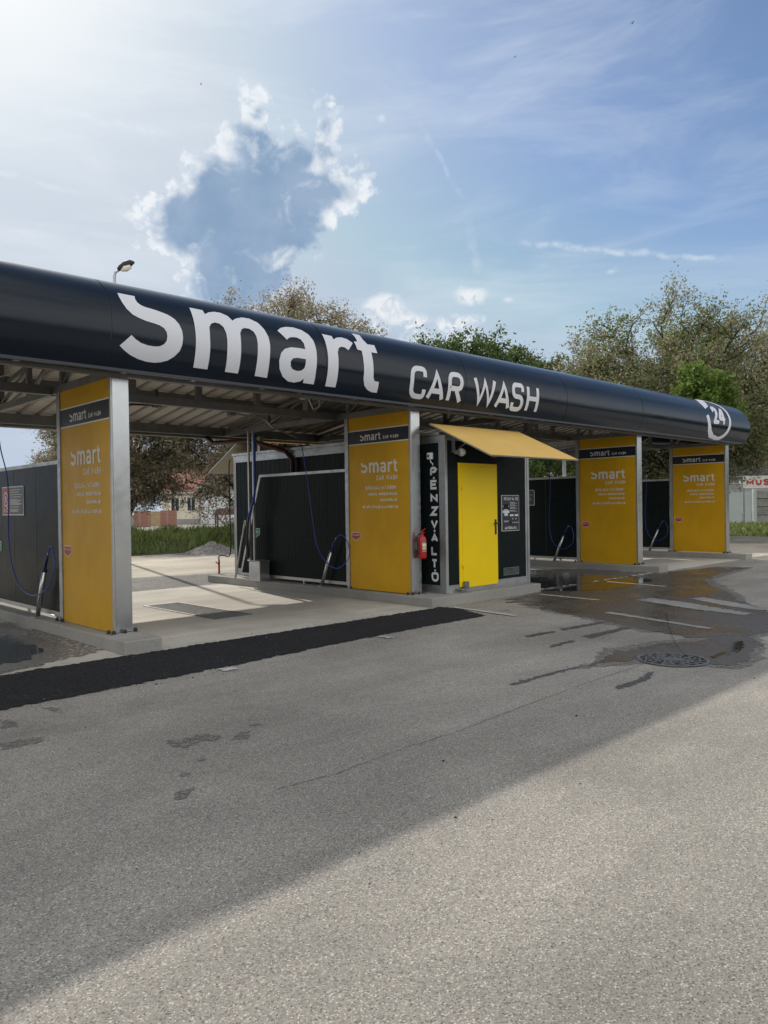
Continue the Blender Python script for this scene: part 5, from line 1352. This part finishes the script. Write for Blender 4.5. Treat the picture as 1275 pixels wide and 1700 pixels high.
P0, P1 = (32.0, 66.4, 0), (35.0, 64.0, 0)
along(P0, P1, 0, .38, 0, 1.5).build('brick_section', M['brick'], wn)
along(P0, P1, .62, 1.0, 0, 1.5).build('brick_section', M['brick'], wn)
along(P0, P1, .38, .62, .05, 1.42, .08).build('gate', M['tanwood'], wn)
gf = along((28, 69.6, 0), P0, 0, 1, 0, 1.15, .08); tag(gf.build('grey_fence', M['plinth']), 'plain grey fence left of the brick wall', 'fence')
# picnic shelter
sh = empty('shelter', (35.4, 56.2, 0), 'small open shelter with a brown roof in front of the white wall', 'shelter')
b = MB(); b.add([(34.5, 57.0, 1.05), (37.3, 54.3, 1.05), (38.0, 55.0, 1.05), (35.2, 57.7, 1.05), (35.1, 57.0, 1.62), (37.4, 54.9, 1.62)], [(0, 1, 5, 4), (1, 2, 5), (2, 3, 4, 5), (3, 0, 4), (3, 2, 1, 0)])
b.build('roof', M['oxide'], sh)
for p in ((34.8, 56.95), (37.2, 54.6), (37.6, 55.0), (35.3, 57.4)): b = MB(); b.box(p[0] - .05, p[0] + .05, p[1] - .05, p[1] + .05, 0, 1.06); b.build('post', M['oxide'], sh)

# right-hand side: fence, gate, sign, houses
fc = empty('concrete_fence', (54.2, 19.9, 0), 'grey concrete panel fence behind the red lettered sign', 'fence')
FP, FQ = Vector((54.25, 19.85, 0)), Vector((60.5, 13.0, 0))
for i in range(3):
    a, c_ = FP.lerp(FQ, i / 3), FP.lerp(FQ, (i + 1) / 3)
    b = MB(); b.bar(a + Vector((0, 0, 1.2)), a + Vector((0, 0, 1.201)) * 0 + Vector((0, 0, 1.2)) + (c_ - a).normalized() * .22, .24, 2.4)
    b.build('fence_post', M['gate'], fc)
    for j in range(4):
        bb = MB(); d_ = (c_ - a).normalized()
        bb.bar(a + d_ * .23 + Vector((0, 0, .32 + j * .56)), c_ - d_ * .01 + Vector((0, 0, .32 + j * .56)), .10, .52); bb.build('fence_panel', M['fence_concrete'], fc, bevel=.02)
        if j: 
            bb = MB(); bb.bar(a + d_ * .23 + Vector((0, 0, .04 + j * .56)), c_ - d_ * .01 + Vector((0, 0, .04 + j * .56)), .06, .04); bb.build('fence_joint', M['hole'], fc)
gt = empty('steel_gate', (53.2, 21, 0), 'pale grey-green sheet steel gate at the right edge', 'gate')
b = MB(); b.bar((52.4, 21.9, 1.12), (53.75, 20.4, 1.12), .06, 2.12); b.build('gate_leaf', M['gate'], gt)
b = MB(); b.bar((53.8, 20.35, 1.12), (54.2, 19.93, 1.12), .08, 2.16); b.build('side_leaf', M['gate'], gt, bevel=.01)
b = MB(); b.tube([(52.3, 21.95, 2.75), (54.3, 19.8, 2.75)], .05, 6); b.tube([(53.7, 20.45, 2.2), (53.7, 20.45, 2.95)], .04, 6); b.build('top_rail', M['galv'], gt)
sb = empty('name_board', (51.9, 19.4, 2.5), 'long pale board with bold red capital letters on the fence', 'sign')
SP, SQ = Vector((51.90, 19.55, 0)), Vector((53.95, 16.6, 0)); sdv = (SQ - SP).normalized(); snn = Vector((sdv.y, -sdv.x, 0))
if snn.dot(Vector((-1, -1, 0))) < 0: snn = -snn
b = MB(); b.bar(SP + Vector((0, 0, 2.82)), SQ + Vector((0, 0, 2.82)), .06, .70); b.build('board', M['sign_board'], sb)
b = MB()
for z in (2.45, 3.19): b.bar(SP + Vector((0, 0, z)), SQ + Vector((0, 0, z)), .08, .04)
b.bar(SP + Vector((0, 0, 2.45)), SP + Vector((0, 0, 3.19)), .08, .04)
b.build('board_frame', M['white'], sb)
b = MB(); b.box(SP.x - .04, SP.x + .04, SP.y - .04, SP.y + .04, 0, 2.43); b.build('post', M['galv'], sb)
fsg = lambda a, c, l: tuple(SP + sdv * a + snn * (.034 + l) + Vector((0, 0, c)))
letter_mesh(text_polys('MŰSZAKI', .16, 2.60, .42, .11, width=3.1), fsg, .002).build('board_lettering', M['red'], sb)
local_house('house', (62.5, 27.5, 0), R(-46), 22, 9, 3.9, 7.0, 'render_white', 'tile_dark', 'long low house with an old dark tiled roof at the right edge', over=.5)
hk = empty('gabled_house', (56, 26, 0), 'white gabled house end with a dark wooden bargeboard', 'house')
OFF[hk.name] = Vector((0, 0, 0)); hk.rotation_euler = (0, 0, R(-46))
b = MB(); b.box(-4.6, .2, 0, 6, 0, 3.2); b.add([(-4.6, 0, 3.2), (.2, 0, 3.2), (-2.2, 0, 5.7), (-4.6, 6, 3.2), (.2, 6, 3.2), (-2.2, 6, 5.7)], [(0, 1, 2), (5, 4, 3)]); b.build('wall', M['render_white'], hk)
b = MB(); b.bar((-2.2, 3, 5.78), (.9, 3, 2.9), 7.4, .12, (1, 0, 0)); b.bar((-2.2, 3, 5.78), (-5.3, 3, 2.9), 7.4, .12, (1, 0, 0)); rr2 = b.build('roof', M['tile_dark'], hk)
b = MB(); b.bar((-2.2, -.75, 5.70), (.95, -.75, 2.78), .08, .26, (0, 1, 0)); b.build('bargeboard', M['wood'], hk)
b = MB(); b.box(-1.4, -.6, -.05, -.003, 1.6, 3.0); b.build('window', M['glass'], hk)
# pale building seen between the pillars
b2 = empty('pale_building', (44, 30, 0), 'pale rendered building glimpsed between the kiosk and the far pillars', 'building')
OFF[b2.name] = Vector((0, 0, 0)); b2.rotation_euler = (0, 0, R(-35))
b = MB(); b.box(-6, 6, 0, 8, 0, 4.6); b.build('wall', M['render_white'], b2)
b = MB(); b.box(-6.3, 6.3, -.3, 8.3, 4.601, 4.8); b.build('roof', M['tile_dark'], b2)
for x in (-4.5, -1.8, .9, 3.6):
    b = MB(); b.box(x, x + 1.1, -.05, -.003, 1.2, 2.7); w_ = b.build('window', M['white'], b2); b = MB(); b.box(x + .08, x + 1.02, -.06, -.052, 1.28, 2.62); b.build('pane', M['glass'], w_)

# birds far up
for i, (az_, el_, d_, lb) in enumerate(((62.5, 30.8, 60, 'dark bird high in the sky at the upper right'), (54.2, 30.0, 80, 'tiny dark bird high above the middle of the canopy'), (30.9, 28.5, 80, 'tiny dark bird left above the big cloud'))):
    p = Vector((math.sin(R(az_)) * math.cos(R(el_)), math.cos(R(az_)) * math.cos(R(el_)), math.sin(R(el_)))) * d_ + Vector((0, 0, 1.6))
    b = MB(); b.tube([p + Vector((-.09, .02, 0)), p, p + Vector((.09, -.02, .01))], [.008, .03, .008], 6)
    for s in (-1, 1):
        b.add([p + Vector((.03, 0, 0)), p + Vector((-.03, 0, 0)), p + Vector((-.03 + .02 * s, .1 * s, .06)), p + Vector((-.05, .20 * s, .03)), p + Vector((.03, .1 * s, .065))], [(0, 1, 2, 4), (4, 2, 3)])
    tag(b.build('bird', M['black']), lb, 'bird', 'birds in the sky')

# loose grit on the tarmac
def grit():
    rs = np.random.RandomState(9); V = []; Fc = []
    for i in range(1500):
        m_ = i % 3
        if m_ == 0: x, y = rs.uniform(-1, 8.9), 6.6 - abs(rs.normal(0, .16))
        elif m_ == 1: x, y = rs.uniform(-1, 8.9), 7.93 + rs.normal(0, .08)
        else: x, y = rs.uniform(.2, 11), rs.uniform(2.0, 8)
        z0 = .0005 if y < 6.5 else .007
        r = rs.uniform(.002, .0065) if rs.rand() < .95 else rs.uniform(.007, .012); b0 = len(V); a = rs.rand() * 6.28
        for k_ in range(5): V.append((x + r * math.cos(a + k_ * 1.257) * rs.uniform(.7, 1.2), y + r * math.sin(a + k_ * 1.257) * rs.uniform(.7, 1.2), z0))
        for k_ in range(5): V.append((x + .6 * r * math.cos(a + k_ * 1.257), y + .6 * r * math.sin(a + k_ * 1.257), z0 + r * rs.uniform(.5, .9)))
        Fc += [tuple(b0 + 5 + k_ for k_ in range(5))] + [(b0 + k_, b0 + (k_ + 1) % 5, b0 + 5 + (k_ + 1) % 5, b0 + 5 + k_) for k_ in range(5)]
    me = bpy.data.meshes.new('grit'); me.from_pydata(V, [], Fc)
    for k_ in ('hole', 'gravel', 'kerb'): me.materials.append(M[k_])
    me.polygons.foreach_set('material_index', np.repeat(rs.randint(0, 3, 1500), 6)); me.update()
    o = bpy.data.objects.new('grit', me); col.objects.link(o); tag(o, 'loose grit scattered on the tarmac and along the dark strip', 'grit', kind='stuff')
grit()
